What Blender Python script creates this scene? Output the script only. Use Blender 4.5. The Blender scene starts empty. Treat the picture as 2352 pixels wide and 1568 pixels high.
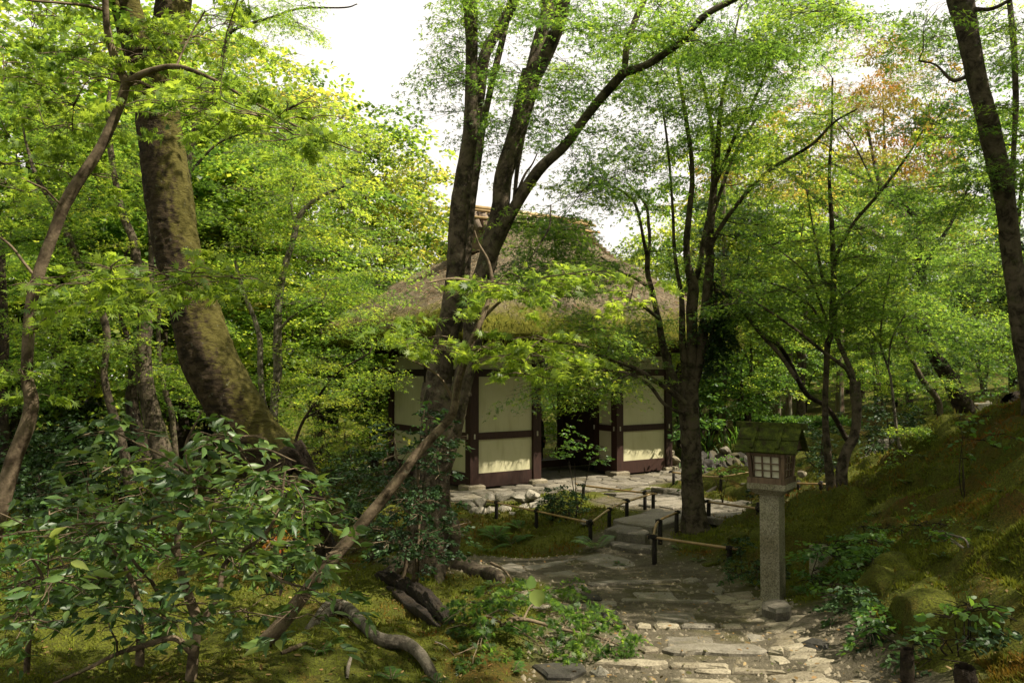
import bpy, bmesh, math, random
import numpy as np
from mathutils import Vector, Matrix

random.seed(7)
RNG = np.random.default_rng(11)
scene = bpy.context.scene
COL = scene.collection

# ------------------------------------------------------------------ camera
EYE = 1.6
PITCH = math.radians(2.07)
cam_d = bpy.data.cameras.new('camera')
cam_d.lens = 28.0; cam_d.sensor_width = 36.0
cam_d.clip_start = 0.05; cam_d.clip_end = 600
cam = bpy.data.objects.new('camera', cam_d); COL.objects.link(cam)
cam.location = (0, 0, EYE)
cam.rotation_euler = (math.radians(90) + PITCH, 0, 0)
scene.camera = cam

# ------------------------------------------------------------------ daylight
SUN = Vector((0.76, -0.27, 1.12)).normalized()
SUN_EL = math.asin(SUN.z); SUN_AZ = math.atan2(SUN.x, SUN.y)
world = bpy.data.worlds.new('World'); scene.world = world; world.use_nodes = True
wn = world.node_tree; wn.nodes.clear()
sky = wn.nodes.new('ShaderNodeTexSky'); sky.sky_type = 'NISHITA'; sky.sun_disc = False
sky.sun_elevation = SUN_EL; sky.sun_rotation = SUN_AZ
sky.air_density = 1.0; sky.dust_density = 4.0; sky.ozone_density = 1.0
bg = wn.nodes.new('ShaderNodeBackground'); bg.inputs[1].default_value = 0.072
wo = wn.nodes.new('ShaderNodeOutputWorld')
# thin bright cloud veils most of the blue
wtc = wn.nodes.new('ShaderNodeTexCoord'); cn = wn.nodes.new('ShaderNodeTexNoise'); cn.inputs['Scale'].default_value = 1.6; cn.inputs['Detail'].default_value = 5
wn.links.new(wtc.outputs['Generated'], cn.inputs['Vector'])
cr_ = wn.nodes.new('ShaderNodeMapRange'); cr_.inputs['From Min'].default_value = .30; cr_.inputs['From Max'].default_value = .62; cr_.inputs['To Min'].default_value = .72; cr_.inputs['To Max'].default_value = .97
wn.links.new(cn.outputs['Fac'], cr_.inputs[0])
cm = wn.nodes.new('ShaderNodeMix'); cm.data_type = 'RGBA'; cm.inputs[7].default_value = (8.7, 8.2, 7.6, 1)
wn.links.new(cr_.outputs[0], cm.inputs[0]); wn.links.new(sky.outputs[0], cm.inputs[6])
wn.links.new(cm.outputs[2], bg.inputs[0]); wn.links.new(bg.outputs[0], wo.inputs[0])
sun_d = bpy.data.lights.new('sun', 'SUN'); sun_d.energy = 5.0; sun_d.angle = math.radians(0.53)
sun_d.color = (1.0, 0.91, 0.74)
sun = bpy.data.objects.new('sun', sun_d); COL.objects.link(sun)
sun.rotation_euler = (-SUN).to_track_quat('-Z', 'Y').to_euler()
sun.location = (10, -5, 20)
scene.view_settings.view_transform = 'Standard'
scene.view_settings.look = 'None'
scene.view_settings.exposure = 1.1
scene.view_settings.gamma = 1.0
scene.view_settings.use_curve_mapping = False
cy = scene.cycles
cy.max_bounces = 8; cy.diffuse_bounces = 5; cy.glossy_bounces = 2; cy.transmission_bounces = 5
cy.transparent_max_bounces = 4
cy.use_denoising = True
cy.sample_clamp_indirect = 6.0
cy.caustics_reflective = False; cy.caustics_refractive = False

# ------------------------------------------------------------------ picture -> place
FP = 28.0 / 36.0 * 2352.0          # focal length in units of a 2352 wide picture
def P(px, py, d):
    """the point at distance d (metres along +Y) seen at px,py of the 2352x1568 photograph"""
    a = (px - 1176.0) / FP; b = (784.0 - py) / FP
    c, s = math.cos(PITCH), math.sin(PITCH)
    y = c - b * s; z = s + b * c
    return np.array([a * d / y, d, EYE + z * d / y])
def crop(x0, y0, s):
    k = 2352.0 / 2560.0
    return lambda u, v: ((x0 + u * s) * k, (y0 + v * s) * k)
cA = crop(1150, 1150, 750 / 2352)
cB = crop(1250, 1400, 850 / 2352)
cR = crop(1980, 1300, 580 / 2234)
cL = crop(400, 1350, 850 / 2352)

# ------------------------------------------------------------------ noise
def _hash(ix, iy, seed):
    h = (ix.astype(np.int64) * 374761393 + iy.astype(np.int64) * 668265263 + seed * 69069) & 0x7fffffff
    h = ((h ^ (h >> 13)) * 1274126177) & 0x7fffffff
    return ((h ^ (h >> 16)) & 0xffff) / 65535.0
def vnoise(x, y, seed=0):
    ix = np.floor(x); iy = np.floor(y); fx = x - ix; fy = y - iy
    fx = fx * fx * (3 - 2 * fx); fy = fy * fy * (3 - 2 * fy)
    a = _hash(ix, iy, seed); b = _hash(ix + 1, iy, seed); c = _hash(ix, iy + 1, seed); d = _hash(ix + 1, iy + 1, seed)
    return (a * (1 - fx) + b * fx) * (1 - fy) + (c * (1 - fx) + d * fx) * fy - 0.5
def fbm(x, y, seed=0, oct=4):
    r = 0; a = 1.0
    for k in range(oct):
        r = r + a * vnoise(x, y, seed + k * 17); x = x * 2.03 + 5.1; y = y * 2.03 - 3.7; a *= 0.5
    return r
def cushions(x, y, seed=0):
    ix = np.floor(x); iy = np.floor(y); best = np.full(np.shape(x), 9.0)
    for dx in (-1, 0, 1):
        for dy in (-1, 0, 1):
            cx = ix + dx; cy_ = iy + dy
            px = cx + .15 + .7 * _hash(cx, cy_, seed); py = cy_ + .15 + .7 * _hash(cx, cy_, seed + 5)
            best = np.minimum(best, (x - px) ** 2 + (y - py) ** 2)
    return np.sqrt(np.maximum(0, 1 - np.minimum(best, 1.0) * 2.1))
def sstep(a, b, x):
    t = np.clip((x - a) / (b - a), 0, 1); return t * t * (3 - 2 * t)

# ------------------------------------------------------------------ the gate's frame of reference
GA = math.radians(34.0)
G0 = np.array([-0.69, 13.8]); GU = np.array([math.cos(GA), math.sin(GA)]); GV = np.array([-math.sin(GA), math.cos(GA)])
GZ = -0.40
def gate(s, t, z=0.0):
    p = G0 + GU * s + GV * t
    return Vector((p[0], p[1], GZ + z))
def gate_st(x, y):
    dx = x - G0[0]; dy = y - G0[1]
    return dx * GU[0] + dy * GU[1], dx * GV[0] + dy * GV[1]

# ------------------------------------------------------------------ terrain
ctrl = []
def cz(px, py, z):                       # control point seen at px,py lying at height z
    c, s = math.cos(PITCH), math.sin(PITCH); b = (784.0 - py) / FP
    d = (z - EYE) * (c - b * s) / (s + b * c)
    q = P(px, py, d); ctrl.append((q[0], q[1], z))
def cd(px, py, d):
    q = P(px, py, d); ctrl.append((q[0], q[1], q[2]))
for a in [(1600,1568,-.05),(1500,1480,-.1),(1520,1420,-.2),(1500,1360,-.3),(1400,1310,-.42),(1150,1300,-.46),(1350,1288,-.45),
          (1440,1265,-.42),(1440,1230,-.38),(1490,1200,-.34),(1600,1160,-.36),(1700,1180,-.36),(1500,1110,-.4),(1760,1165,-.36),
          (1650,1100,-.34),(1200,1150,-.47),(1100,1160,-.5),(1300,1195,-.5),(1180,1225,-.64),(1250,1252,-.72),(1350,1215,-.52),(1120,1250,-.68),
          (1775,1375,-.3),(1850,1480,-.12),(1950,1560,0.0),(1700,1270,-.3),(1640,1250,-.3),(1600,1240,-.33),
          (900,1390,-.16),(870,1500,.02),(780,1440,.16),(640,1480,.1),(250,1545,.08),(450,1500,.08),(1020,1560,-.02),(1030,1440,-.12),
          (985,1290,-.30),(780,1290,-.46),(1150,1380,-.28),(1250,1440,-.16),(600,1150,-.8),(200,1150,-.95),(800,1060,-1.0),(100,1250,-.4),(420,1300,-.35),(700,1250,-.5)]:
    cz(*a)
for a in [(2080,1568,4.0),(2150,1392,4.6),(2300,1400,4.2),(2352,1250,4.9),(2100,1290,5.8),(2000,1205,7.4),(2200,1100,7.0),(2352,962,7.6),
          (2200,992,8.6),(2050,1060,9.0),(1950,1140,8.9),(1850,1190,8.4),(1830,1250,7.8),(2250,925,16),(1990,1048,12.6),(1700,1032,15.8),(1600,1035,16.5),
          (2100,985,14),(1960,1005,16),(1740,985,21),(2100,930,24),(2352,900,24)]:
    cd(*a)
ctrl += [(0,0,0.1),(2,0,.05),(-3,0,.2),(-6,3,.1),(-9,8,-.4),(-14,16,-1.1),(-20,30,-1.2),(0,26,-1.1),(-4,20,-1.15),(1.2,19.5,-.95),(10,40,0.0),(-10,45,-1.0),(25,35,1.5),
         (6,2,1.6),(9,6,2.0),(6,-3,1.0),(-4,-4,.3),(13,12,1.9),(18,22,1.6),(-25,5,-.4),(2.5,-4,.2)]
ctrl = np.array(ctrl)
def _phi(r2): return 0.5 * r2 * np.log(r2 + 1e-9)
def _tps(c, lam=0.15):
    n = len(c); X = c[:, :2]
    K = _phi(((X[:, None] - X[None]) ** 2).sum(-1)) + lam * np.eye(n)
    Q = np.hstack([np.ones((n, 1)), X])
    A = np.zeros((n + 3, n + 3)); A[:n, :n] = K; A[:n, n:] = Q; A[n:, :n] = Q.T
    return np.linalg.solve(A, np.concatenate([c[:, 2], np.zeros(3)]))
TW = _tps(ctrl)
def base_h(x, y):
    x = np.asarray(x, float); y = np.asarray(y, float)
    xc = np.clip(x, -26, 26); yc = np.clip(y, -5, 45)
    r = TW[-3] + TW[-2] * xc + TW[-1] * yc
    for k in range(len(ctrl)):
        r = r + TW[k] * _phi((xc - ctrl[k, 0]) ** 2 + (yc - ctrl[k, 1]) ** 2)
    s, t = gate_st(x, y)
    m = np.maximum(np.maximum(-0.9 - s, s - 5.9), np.maximum(-1.25 - t, t - 3.6))
    w = 1 - sstep(0.0, 0.35, m)
    return r * (1 - w) + (GZ - 0.06) * w
def ray_hit(px, py, h):
    ds = np.concatenate([np.arange(2.2, 30, .02), np.arange(30, 80, .2)])
    a = P(px, py, 1.0); dx, dz = a[0], a[2] - EYE
    g = h(dx * ds, ds); hit = np.where(EYE + dz * ds < g)[0]
    d = ds[hit[0]] if len(hit) else 79.0
    return np.array([dx * d, d, EYE + dz * d])
# where people walk (kept smooth): polyline in picture units, half width in metres
PATHS = [([(1640,1600),(1580,1500),(1550,1420),(1510,1360),(1440,1320),(1330,1305),(1150,1300),(1060,1290)], 0.85),
         ([(1440,1290),(1440,1262),(1440,1225),(1500,1195),(1600,1170)], 0.45),
         ([(1480,1150),(1600,1165),(1740,1175)], 0.75), ([(1400,1110),(1520,1100),(1560,1085)], 0.8),
         ([(2010,1640),(1915,1560),(1860,1480),(1800,1420)], 0.32)]
SEGS = []
for pts, w in PATHS:
    q = [ray_hit(a, b, base_h) if b < 1568 else None for a, b in pts]
    q = [v if v is not None else P(a, b, 3.9) for v, (a, b) in zip(q, pts)]
    for a, b in zip(q[:-1], q[1:]): SEGS.append((a[:2], b[:2], w))
SEGS.append((np.array([1.15, 3.9]), np.array([1.0, -3.0]), 0.75))
def path_dist(x, y):
    r = np.full(np.shape(x), 9.0)
    for a, b, w in SEGS:
        ab = b - a; t = np.clip(((x - a[0]) * ab[0] + (y - a[1]) * ab[1]) / (ab @ ab), 0, 1)
        r = np.minimum(r, np.hypot(x - a[0] - t * ab[0], y - a[1] - t * ab[1]) - w)
    return r
def ground_h(x, y):
    x = np.asarray(x, float); y = np.asarray(y, float)
    pd = path_dist(x, y); s, t = gate_st(x, y)
    gm = np.maximum(np.maximum(-0.9 - s, s - 5.9), np.maximum(-1.25 - t, t - 3.6))
    m = sstep(0.0, 0.35, pd) * sstep(0.1, 0.5, gm)
    hill = sstep(2.0, 3.2, x) * (1 - sstep(14, 20, y))
    n = 0.16 * fbm(x * 1.1, y * 1.1, 3, 3) + 0.045 * fbm(x * 4.5, y * 4.5, 8, 3)
    n = n + hill * (0.40 * fbm(x * 1.35 + 0.9 * y, y * 0.7 - .3 * x, 31, 3) + 0.10 * fbm(x * 3.6, y * 3.2, 5, 3))
    wx = x + .25 * fbm(x * 2, y * 2, 71, 2); wy = y + .25 * fbm(x * 2 + 9, y * 2, 72, 2)
    n = n + (.35 + .65 * hill) * ((cushions(wx * 1.4 + wy * .4, wy * 1.0, 3) - .7) * .26 + (cushions(wx * 3.0, wy * 2.6, 4) - .7) * .13)
    far = sstep(22, 60, np.hypot(x, y)) * 2.2 * (fbm(x * .03, y * .03, 77, 2) + .25)
    return base_h(x, y) + m * n + far + 0.006 * fbm(x * 9, y * 9, 15, 2)
def G(px, py):
    return ray_hit(px, py, ground_h)
def gh(x, y): return float(ground_h(np.array([x]), np.array([y]))[0])

# ------------------------------------------------------------------ mesh helpers
def new_obj(name, me, parent=None, mats=None):
    o = bpy.data.objects.new(name, me); COL.objects.link(o)
    if parent is not None: o.parent = parent
    if mats is not None and me is not None:
        for m in (mats if isinstance(mats, (list, tuple)) else [mats]): me.materials.append(m)
    return o
def tag(o, label=None, cat=None, group=None, kind=None):
    if label: o['label'] = label
    if cat: o['category'] = cat
    if group: o['group'] = group
    if kind: o['kind'] = kind
    return o
def root(name, loc, label, cat, group=None, rz=0.0):
    o = bpy.data.objects.new(name, None); COL.objects.link(o); o.empty_display_size = 0.2
    o.location = loc; o.rotation_euler = (0, 0, rz)
    return tag(o, label, cat, group)
def adopt(child, parent):
    """parent a world-space mesh object and keep it where it stands"""
    child.parent = parent
    M = Matrix.LocRotScale(parent.location, parent.rotation_euler, parent.scale)
    child.matrix_parent_inverse = M.inverted()
    return child
def np_mesh(name, V, F, smooth=False, attrs=None, mat_idx=None):
    V = np.asarray(V, np.float32); F = np.asarray(F, np.int32); k = F.shape[1]
    me = bpy.data.meshes.new(name)
    me.vertices.add(len(V)); me.vertices.foreach_set('co', V.ravel())
    me.loops.add(F.size); me.loops.foreach_set('vertex_index', F.ravel())
    me.polygons.add(len(F))
    me.polygons.foreach_set('loop_start', np.arange(0, F.size, k, dtype=np.int32))
    me.polygons.foreach_set('loop_total', np.full(len(F), k, np.int32))
    if smooth: me.polygons.foreach_set('use_smooth', np.ones(len(F), bool))
    if mat_idx is not None: me.polygons.foreach_set('material_index', np.asarray(mat_idx, np.int32))
    if attrs:
        for nm, (dom, val) in attrs.items():
            a = me.attributes.new(nm, 'FLOAT', dom); a.data.foreach_set('value', np.asarray(val, np.float32))
    me.update(calc_edges=True)
    return me
class MB:
    """collects boxes, tubes and polygons into one mesh"""
    def __init__(s): s.v = []; s.f = []; s.sm = []
    def add(s, V, F, smooth=False):
        o = len(s.v); s.v += [tuple(map(float, q)) for q in V]; s.f += [tuple(i + o for i in f) for f in F]; s.sm += [smooth] * len(F)
    def box(s, c, ax, ay, az, size, taper=1.0):
        c = np.array(c, float); ax, ay, az = [np.array(a, float) / np.linalg.norm(a) for a in (ax, ay, az)]
        hx, hy, hz = [q / 2 for q in size]; V = []
        for kz in (-1, 1):
            t = taper if kz > 0 else 1.0
            for sx, sy in ((-1, -1), (1, -1), (1, 1), (-1, 1)): V.append(c + ax * hx * sx * t + ay * hy * sy * t + az * hz * kz)
        s.add(V, [(3, 2, 1, 0), (4, 5, 6, 7), (0, 1, 5, 4), (1, 2, 6, 5), (2, 3, 7, 6), (3, 0, 4, 7)])
    def bar(s, a, b, w, h, up=(0, 0, 1)):
        a = np.array(a, float); b = np.array(b, float); d = b - a; L = np.linalg.norm(d); d /= L
        u = np.array(up, float); u = u - d * (u @ d)
        if np.linalg.norm(u) < 1e-3: u = np.array([1.0, 0, 0]) - d * d[0]
        u /= np.linalg.norm(u); r = np.cross(d, u)
        s.box((a + b) / 2, r, u, d, (w, h, L))
    def tube(s, pts, rad, n=8, cap=True, jit=0.0, sm=True):
        V, F = tube_np(pts, rad, n, jit)
        s.add(V, [tuple(f) for f in F], sm)
        if cap:
            o = len(s.v) - len(V); s.f.append(tuple(o + i for i in range(n))[::-1]); s.sm.append(False)
            s.f.append(tuple(o + len(V) - n + i for i in range(n))); s.sm.append(False)
    def slab(s, poly, z0f, thick, bev=0.012, lift=0.0):
        """a stone seen from above: polygon (xy), top height function z0f(x,y)+lift, edges rounded off"""
        p = np.array(poly, float); c = p.mean(0); n = len(p)
        d = p - c; L = np.linalg.norm(d, axis=1, keepdims=True); inn = c + d * (1 - bev * 1.6 / np.maximum(L, .02))
        top = np.array([z0f(q[0], q[1]) for q in p]) + lift
        V = [(q[0], q[1], z - thick) for q, z in zip(p, top)] + [(q[0], q[1], z - bev) for q, z in zip(p, top)] + [(q[0], q[1], z) for q, z in zip(inn, top)]
        zc = top.mean() + 0.004; V.append((c[0], c[1], zc))
        F = []
        for i in range(n):
            j = (i + 1) % n
            F += [(i, j, n + j, n + i), (n + i, n + j, 2 * n + j, 2 * n + i), (2 * n + i, 2 * n + j, 3 * n)]
        s.add(V, F)
    def build(s, name, mat, parent=None):
        me = bpy.data.meshes.new(name); me.from_pydata(s.v, [], s.f); me.update()
        me.polygons.foreach_set('use_smooth', s.sm)
        return new_obj(name, me, parent, mat)
def frames(pts):
    pts = np.asarray(pts, float); n = len(pts)
    T = np.zeros_like(pts); T[1:-1] = pts[2:] - pts[:-2]; T[0] = pts[1] - pts[0]; T[-1] = pts[-1] - pts[-2]
    T /= np.linalg.norm(T, axis=1, keepdims=True) + 1e-9
    u = np.array([1.0, 0.0, 0.0]) if abs(T[0][0]) < .8 else np.array([0, 1.0, 0])
    U = []
    for k in range(n):
        u = u - T[k] * (u @ T[k]); u /= np.linalg.norm(u) + 1e-9; U.append(u.copy())
    U = np.array(U); return T, U, np.cross(T, U)
def tube_np(pts, rad, n=8, jit=0.0, seed=0, ridge=0.0):
    pts = np.asarray(pts, float); m = len(pts); rad = np.broadcast_to(np.asarray(rad, float), (m,))
    T, U, W = frames(pts); a = np.linspace(0, 2 * math.pi, n, endpoint=False)
    R = rad[:, None] * np.ones((1, n))
    if jit:
        L = np.concatenate([[0], np.cumsum(np.linalg.norm(np.diff(pts, axis=0), axis=1))])
        A, Lg = np.meshgrid(a, L)
        if ridge: R = R * (1 + ridge * fbm(np.cos(A) * 5 + 3, Lg * 26 + np.sin(A) * 5, 42, 3) + ridge * .8 * np.abs(fbm(np.cos(A) * 14 + seed, Lg * 5 + np.sin(A) * 14, 43, 3)))
        R = R * (1 + jit * 2 * fbm(np.cos(A) * 1.6 + 9 + seed, Lg * 2.2 + np.sin(A) * 1.6, 40, 3) + jit * .7 * fbm(np.cos(A) * 4 + 3, Lg * 9 + np.sin(A) * 4, 41, 2))
    V = pts[:, None] + R[..., None] * (np.cos(a)[None, :, None] * U[:, None] + np.sin(a)[None, :, None] * W[:, None])
    i = np.arange(m - 1)[:, None] * n; j = np.arange(n)[None]; j2 = (j + 1) % n
    F = np.stack([i + j, i + j2, i + n + j2, i + n + j], -1).reshape(-1, 4)
    return V.reshape(-1, 3), F
def spline(pts, per=6):
    """Catmull-Rom through rows (x,y,z,r)"""
    p = np.asarray(pts, float)
    if len(p) < 3:
        t = np.linspace(0, 1, per + 1)[:, None]; return p[0] * (1 - t) + p[-1] * t
    q = np.vstack([2 * p[0] - p[1], p, 2 * p[-1] - p[-2]]); out = []
    for k in range(1, len(q) - 2):
        t = np.linspace(0, 1, per, endpoint=False)[:, None]
        a, b, c, d = q[k - 1], q[k], q[k + 1], q[k + 2]
        out.append(.5 * (2 * b + (c - a) * t + (2 * a - 5 * b + 4 * c - d) * t ** 2 + (3 * b - a - 3 * c + d) * t ** 3))
    out.append(p[-1][None]); return np.vstack(out)

# ------------------------------------------------------------------ materials
def nm(name):
    m = bpy.data.materials.new(name); m.use_nodes = True; nt = m.node_tree; nt.nodes.clear()
    out = nt.nodes.new('ShaderNodeOutputMaterial'); return m, nt, out
def N(nt, t, **kw):
    n = nt.nodes.new(t)
    for k, v in kw.items():
        if k.startswith('_'): setattr(n, k[1:], v)
        else: n.inputs[k].default_value = v
    return n
def ramp(nt, fac, stops):
    r = nt.nodes.new('ShaderNodeValToRGB'); e = r.color_ramp.elements
    while len(e) < len(stops): e.new(0.5)
    for q, (p, c) in zip(e, stops): q.position = p; q.color = (*c, 1)
    nt.links.new(fac, r.inputs[0]); return r.outputs[0]
def noise(nt, co, scale, detail=4, rough=.6, dist=0):
    n = N(nt, 'ShaderNodeTexNoise', Scale=scale, Detail=detail, Roughness=rough, Distortion=dist)
    nt.links.new(co, n.inputs['Vector']); return n.outputs['Fac']
def mixc(nt, fac, a, b):
    m = nt.nodes.new('ShaderNodeMix'); m.data_type = 'RGBA'
    for s, v in ((0, fac), (6, a), (7, b)):
        if isinstance(v, (int, float)): m.inputs[s].default_value = v
        elif isinstance(v, tuple): m.inputs[s].default_value = (*v, 1)
        else: nt.links.new(v, m.inputs[s])
    return m.outputs[2]
def mth(nt, op, a, b=0.0):
    m = nt.nodes.new('ShaderNodeMath'); m.operation = op
    for s, v in ((0, a), (1, b)):
        if isinstance(v, (int, float)): m.inputs[s].default_value = v
        else: nt.links.new(v, m.inputs[s])
    return m.outputs[0]
def bump(nt, h, strength, dist):
    b = N(nt, 'ShaderNodeBump', Strength=strength, Distance=dist); nt.links.new(h, b.inputs['Height']); return b.outputs[0]
def surf(nt, out, col, rough=.8, spec=.3, nrm=None):
    p = N(nt, 'ShaderNodeBsdfPrincipled'); p.inputs['Specular IOR Level'].default_value = spec
    if isinstance(rough, (int, float)): p.inputs['Roughness'].default_value = rough
    else: nt.links.new(rough, p.inputs['Roughness'])
    if isinstance(col, tuple): p.inputs['Base Color'].default_value = (*col, 1)
    else: nt.links.new(col, p.inputs['Base Color'])
    if nrm is not None: nt.links.new(nrm, p.inputs['Normal'])
    nt.links.new(p.outputs[0], out.inputs[0]); return p
def simple(name, c1, c2, scale=8, rough=.8, bstr=.3, bdist=.01, stretch=(1, 1, 1), spec=.3, space='Object', detail=5):
    m, nt, out = nm(name); tc = nt.nodes.new('ShaderNodeTexCoord'); mp = N(nt, 'ShaderNodeMapping'); mp.inputs['Scale'].default_value = stretch
    nt.links.new(tc.outputs[space], mp.inputs[0]); oi = nt.nodes.new('ShaderNodeObjectInfo')
    f = noise(nt, mp.outputs[0], scale, detail, .65)
    f2 = mth(nt, 'ADD', f, mth(nt, 'MULTIPLY', mth(nt, 'SUBTRACT', oi.outputs['Random'], .5), .25))
    col = ramp(nt, f2, [(.3, c1), (.7, c2)])
    surf(nt, out, col, rough, spec, bump(nt, noise(nt, mp.outputs[0], scale * 4, 5, .7), bstr, bdist)); return m
def leaf_mat(name, stops, trans=1.9, gloss=.35, rough=.45, fac=.5, var=.25, warm=None):
    """stops: colours over the per-leaf attribute 'tint' """
    m, nt, out = nm(name); at = nt.nodes.new('ShaderNodeAttribute'); at.attribute_name = 'tint'
    oi = nt.nodes.new('ShaderNodeObjectInfo')
    f = mth(nt, 'ADD', at.outputs['Fac'], mth(nt, 'MULTIPLY', mth(nt, 'SUBTRACT', oi.outputs['Random'], .5), var))
    col = ramp(nt, f, stops)
    p = N(nt, 'ShaderNodeBsdfPrincipled'); p.inputs['Roughness'].default_value = rough; p.inputs['Specular IOR Level'].default_value = gloss
    nt.links.new(col, p.inputs['Base Color'])
    tr = N(nt, 'ShaderNodeBsdfTranslucent'); mu = nt.nodes.new('ShaderNodeMix'); mu.data_type = 'RGBA'; mu.blend_type = 'MULTIPLY'
    mu.inputs[0].default_value = 1.0; nt.links.new(col, mu.inputs[6]); mu.inputs[7].default_value = (trans * 1.29, trans * 1.13, trans * .64, 1)
    nt.links.new(mu.outputs[2], tr.inputs[0])
    mx = nt.nodes.new('ShaderNodeMixShader'); mx.inputs[0].default_value = fac
    nt.links.new(p.outputs[0], mx.inputs[1]); nt.links.new(tr.outputs[0], mx.inputs[2]); nt.links.new(mx.outputs[0], out.inputs[0]); return m
def bark_mat(name, c1, c2, moss=(.07, .085, .02), mossamt=.45, band=1.0, scale=9, bstr=.8, mlo=.12, side=0.0):
    m, nt, out = nm(name); tc = nt.nodes.new('ShaderNodeTexCoord'); mp = N(nt, 'ShaderNodeMapping'); mp.inputs['Scale'].default_value = (1, 1, band)
    nt.links.new(tc.outputs['Object'], mp.inputs[0])
    f = noise(nt, mp.outputs[0], scale, 6, .7, .4); col = ramp(nt, f, [(.40, c1), (.58, c2)])
    g = noise(nt, tc.outputs['Object'], 2.3, 5, .7); g2 = noise(nt, mp.outputs[0], 16, 5, .75)
    mf = mth(nt, 'ADD', mth(nt, 'MULTIPLY', g, .30), mth(nt, 'MULTIPLY', g2, .70))
    if side:
        ge = nt.nodes.new('ShaderNodeNewGeometry'); sx = nt.nodes.new('ShaderNodeSeparateXYZ'); nt.links.new(ge.outputs['Normal'], sx.inputs[0])
        mf = mth(nt, 'ADD', mf, mth(nt, 'MULTIPLY', mth(nt, 'SUBTRACT', sx.outputs[0], .05), side))
    msk = ramp(nt, mf, [(1 - mossamt - mlo, (0, 0, 0)), (1 - mossamt + mlo, (1, 1, 1))])
    mc = mixc(nt, noise(nt, tc.outputs['Object'], 15, 3), moss, tuple(min(1, c * 1.9) for c in moss))
    col2 = mixc(nt, msk, col, mc)
    lich = ramp(nt, noise(nt, tc.outputs['Object'], 17, 3, .6), [(.66, (0, 0, 0)), (.72, (1, 1, 1))])
    col3 = mixc(nt, mth(nt, 'MULTIPLY', lich, .45), col2, (.23, .24, .17))
    surf(nt, out, col3, .9, .15, bump(nt, noise(nt, mp.outputs[0], scale * 2.2, 6, .75, .6), bstr, .035)); return m

GREEN = [(0, (.024, .056, .014)), (.45, (.064, .122, .022)), (.8, (.120, .180, .030)), (1, (.175, .215, .036))]
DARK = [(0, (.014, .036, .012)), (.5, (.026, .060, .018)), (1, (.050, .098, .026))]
YELL = [(0, (.050, .098, .020)), (.5, (.115, .165, .032)), (1, (.235, .215, .055))]
AUT = [(0, (.10, .10, .02)), (.4, (.19, .12, .02)), (.75, (.27, .10, .03)), (1, (.30, .07, .03))]
M = {}
M['maple'] = leaf_mat('maple_leaf', GREEN, trans=3.5, fac=.52)
M['maple_near'] = leaf_mat('maple_leaf_near', [(0, (.045, .090, .016)), (.5, (.105, .170, .026)), (1, (.165, .235, .034))], trans=2.7, gloss=.4, fac=.5, var=.5)
M['maple_yellow'] = leaf_mat('maple_leaf_yellow', YELL, trans=2.6, fac=.55)
M['maple_autumn'] = leaf_mat('maple_leaf_autumn', AUT, trans=2.0, fac=.5)
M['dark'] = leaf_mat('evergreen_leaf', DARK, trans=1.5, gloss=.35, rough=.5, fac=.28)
M['glossy'] = leaf_mat('glossy_leaf', [(0, (.034, .078, .020)), (.5, (.072, .135, .032)), (.93, (.125, .19, .042)), (1, (.18, .22, .045))], trans=1.9, gloss=.5, rough=.42, fac=.28, var=.8)
M['fern'] = leaf_mat('fern_leaf', [(0, (.035, .09, .02)), (1, (.10, .19, .035))], trans=2.0, fac=.45)
M['moss'] = leaf_mat('moss_blade', [(0, (.15, .060, .016)), (.25, (.14, .095, .016)), (.5, (.085, .105, .014)), (1, (.150, .175, .022))], trans=1.2, gloss=.1, rough=.8, fac=.3, var=0)
M['bark_cherry'] = bark_mat('bark_mossy', (.016, .011, .007), (.062, .044, .026), moss=(.064, .056, .014), mossamt=.38, band=2.0, scale=7, bstr=1.0, mlo=.07, side=.30)
M['bark'] = bark_mat('bark_grey_brown', (.026, .020, .014), (.115, .090, .064), moss=(.07, .08, .025), mossamt=.36)
M['bark_dark'] = bark_mat('bark_dark', (.012, .009, .006), (.042, .031, .021), moss=(.05, .055, .018), mossamt=.33)
M['bark_pale'] = bark_mat('bark_pale', (.060, .050, .038), (.22, .19, .15), moss=(.10, .11, .05), mossamt=.30)
M['bark_smooth'] = bark_mat('bark_smooth_brown', (.05, .035, .022), (.165, .125, .082), moss=(.09, .10, .035), mossamt=.32, bstr=.35)
M['cypress'] = bark_mat('bark_cypress', (.10, .060, .040), (.20, .16, .12), moss=(.10, .13, .08), mossamt=.42, band=.12, scale=14)
M['deadwood'] = simple('deadwood', (.012, .008, .005), (.05, .034, .02), 9, .9, 1.0, .04, (1, 1, 1))
M['timber'] = simple('timber_dark_red', (.016, .0065, .0045), (.036, .015, .010), 6, .65, .25, .004, (6, 6, 1))
M['door'] = simple('door_dark_red', (.012, .005, .004), (.028, .010, .007), 6, .6, .25, .004, (6, 6, 1))
def plaster():
    m, nt, out = nm('plaster_cream'); tc = nt.nodes.new('ShaderNodeTexCoord'); co = tc.outputs['Object']
    c = ramp(nt, noise(nt, co, 1.6, 5, .6), [(.3, (.41, .385, .235)), (.7, (.48, .455, .295))])
    mp = N(nt, 'ShaderNodeMapping'); mp.inputs['Scale'].default_value = (5, 5, .7); nt.links.new(co, mp.inputs[0])
    st = ramp(nt, noise(nt, mp.outputs[0], 2.2, 5, .7), [(.52, (0, 0, 0)), (.75, (1, 1, 1))])
    c2 = mixc(nt, mth(nt, 'MULTIPLY', st, .35), c, (.22, .19, .10))
    surf(nt, out, c2, .9, .15, bump(nt, noise(nt, co, 40, 4, .7), .25, .003)); return m
M['plaster'] = plaster()
M['peg'] = simple('pale_peg', (.30, .27, .20), (.45, .42, .33), 20, .7, .1, .002)
M['lwood'] = simple('lantern_cedar', (.070, .044, .026), (.155, .105, .066), 5, .75, .4, .004, (9, 9, 1.2))
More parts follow.
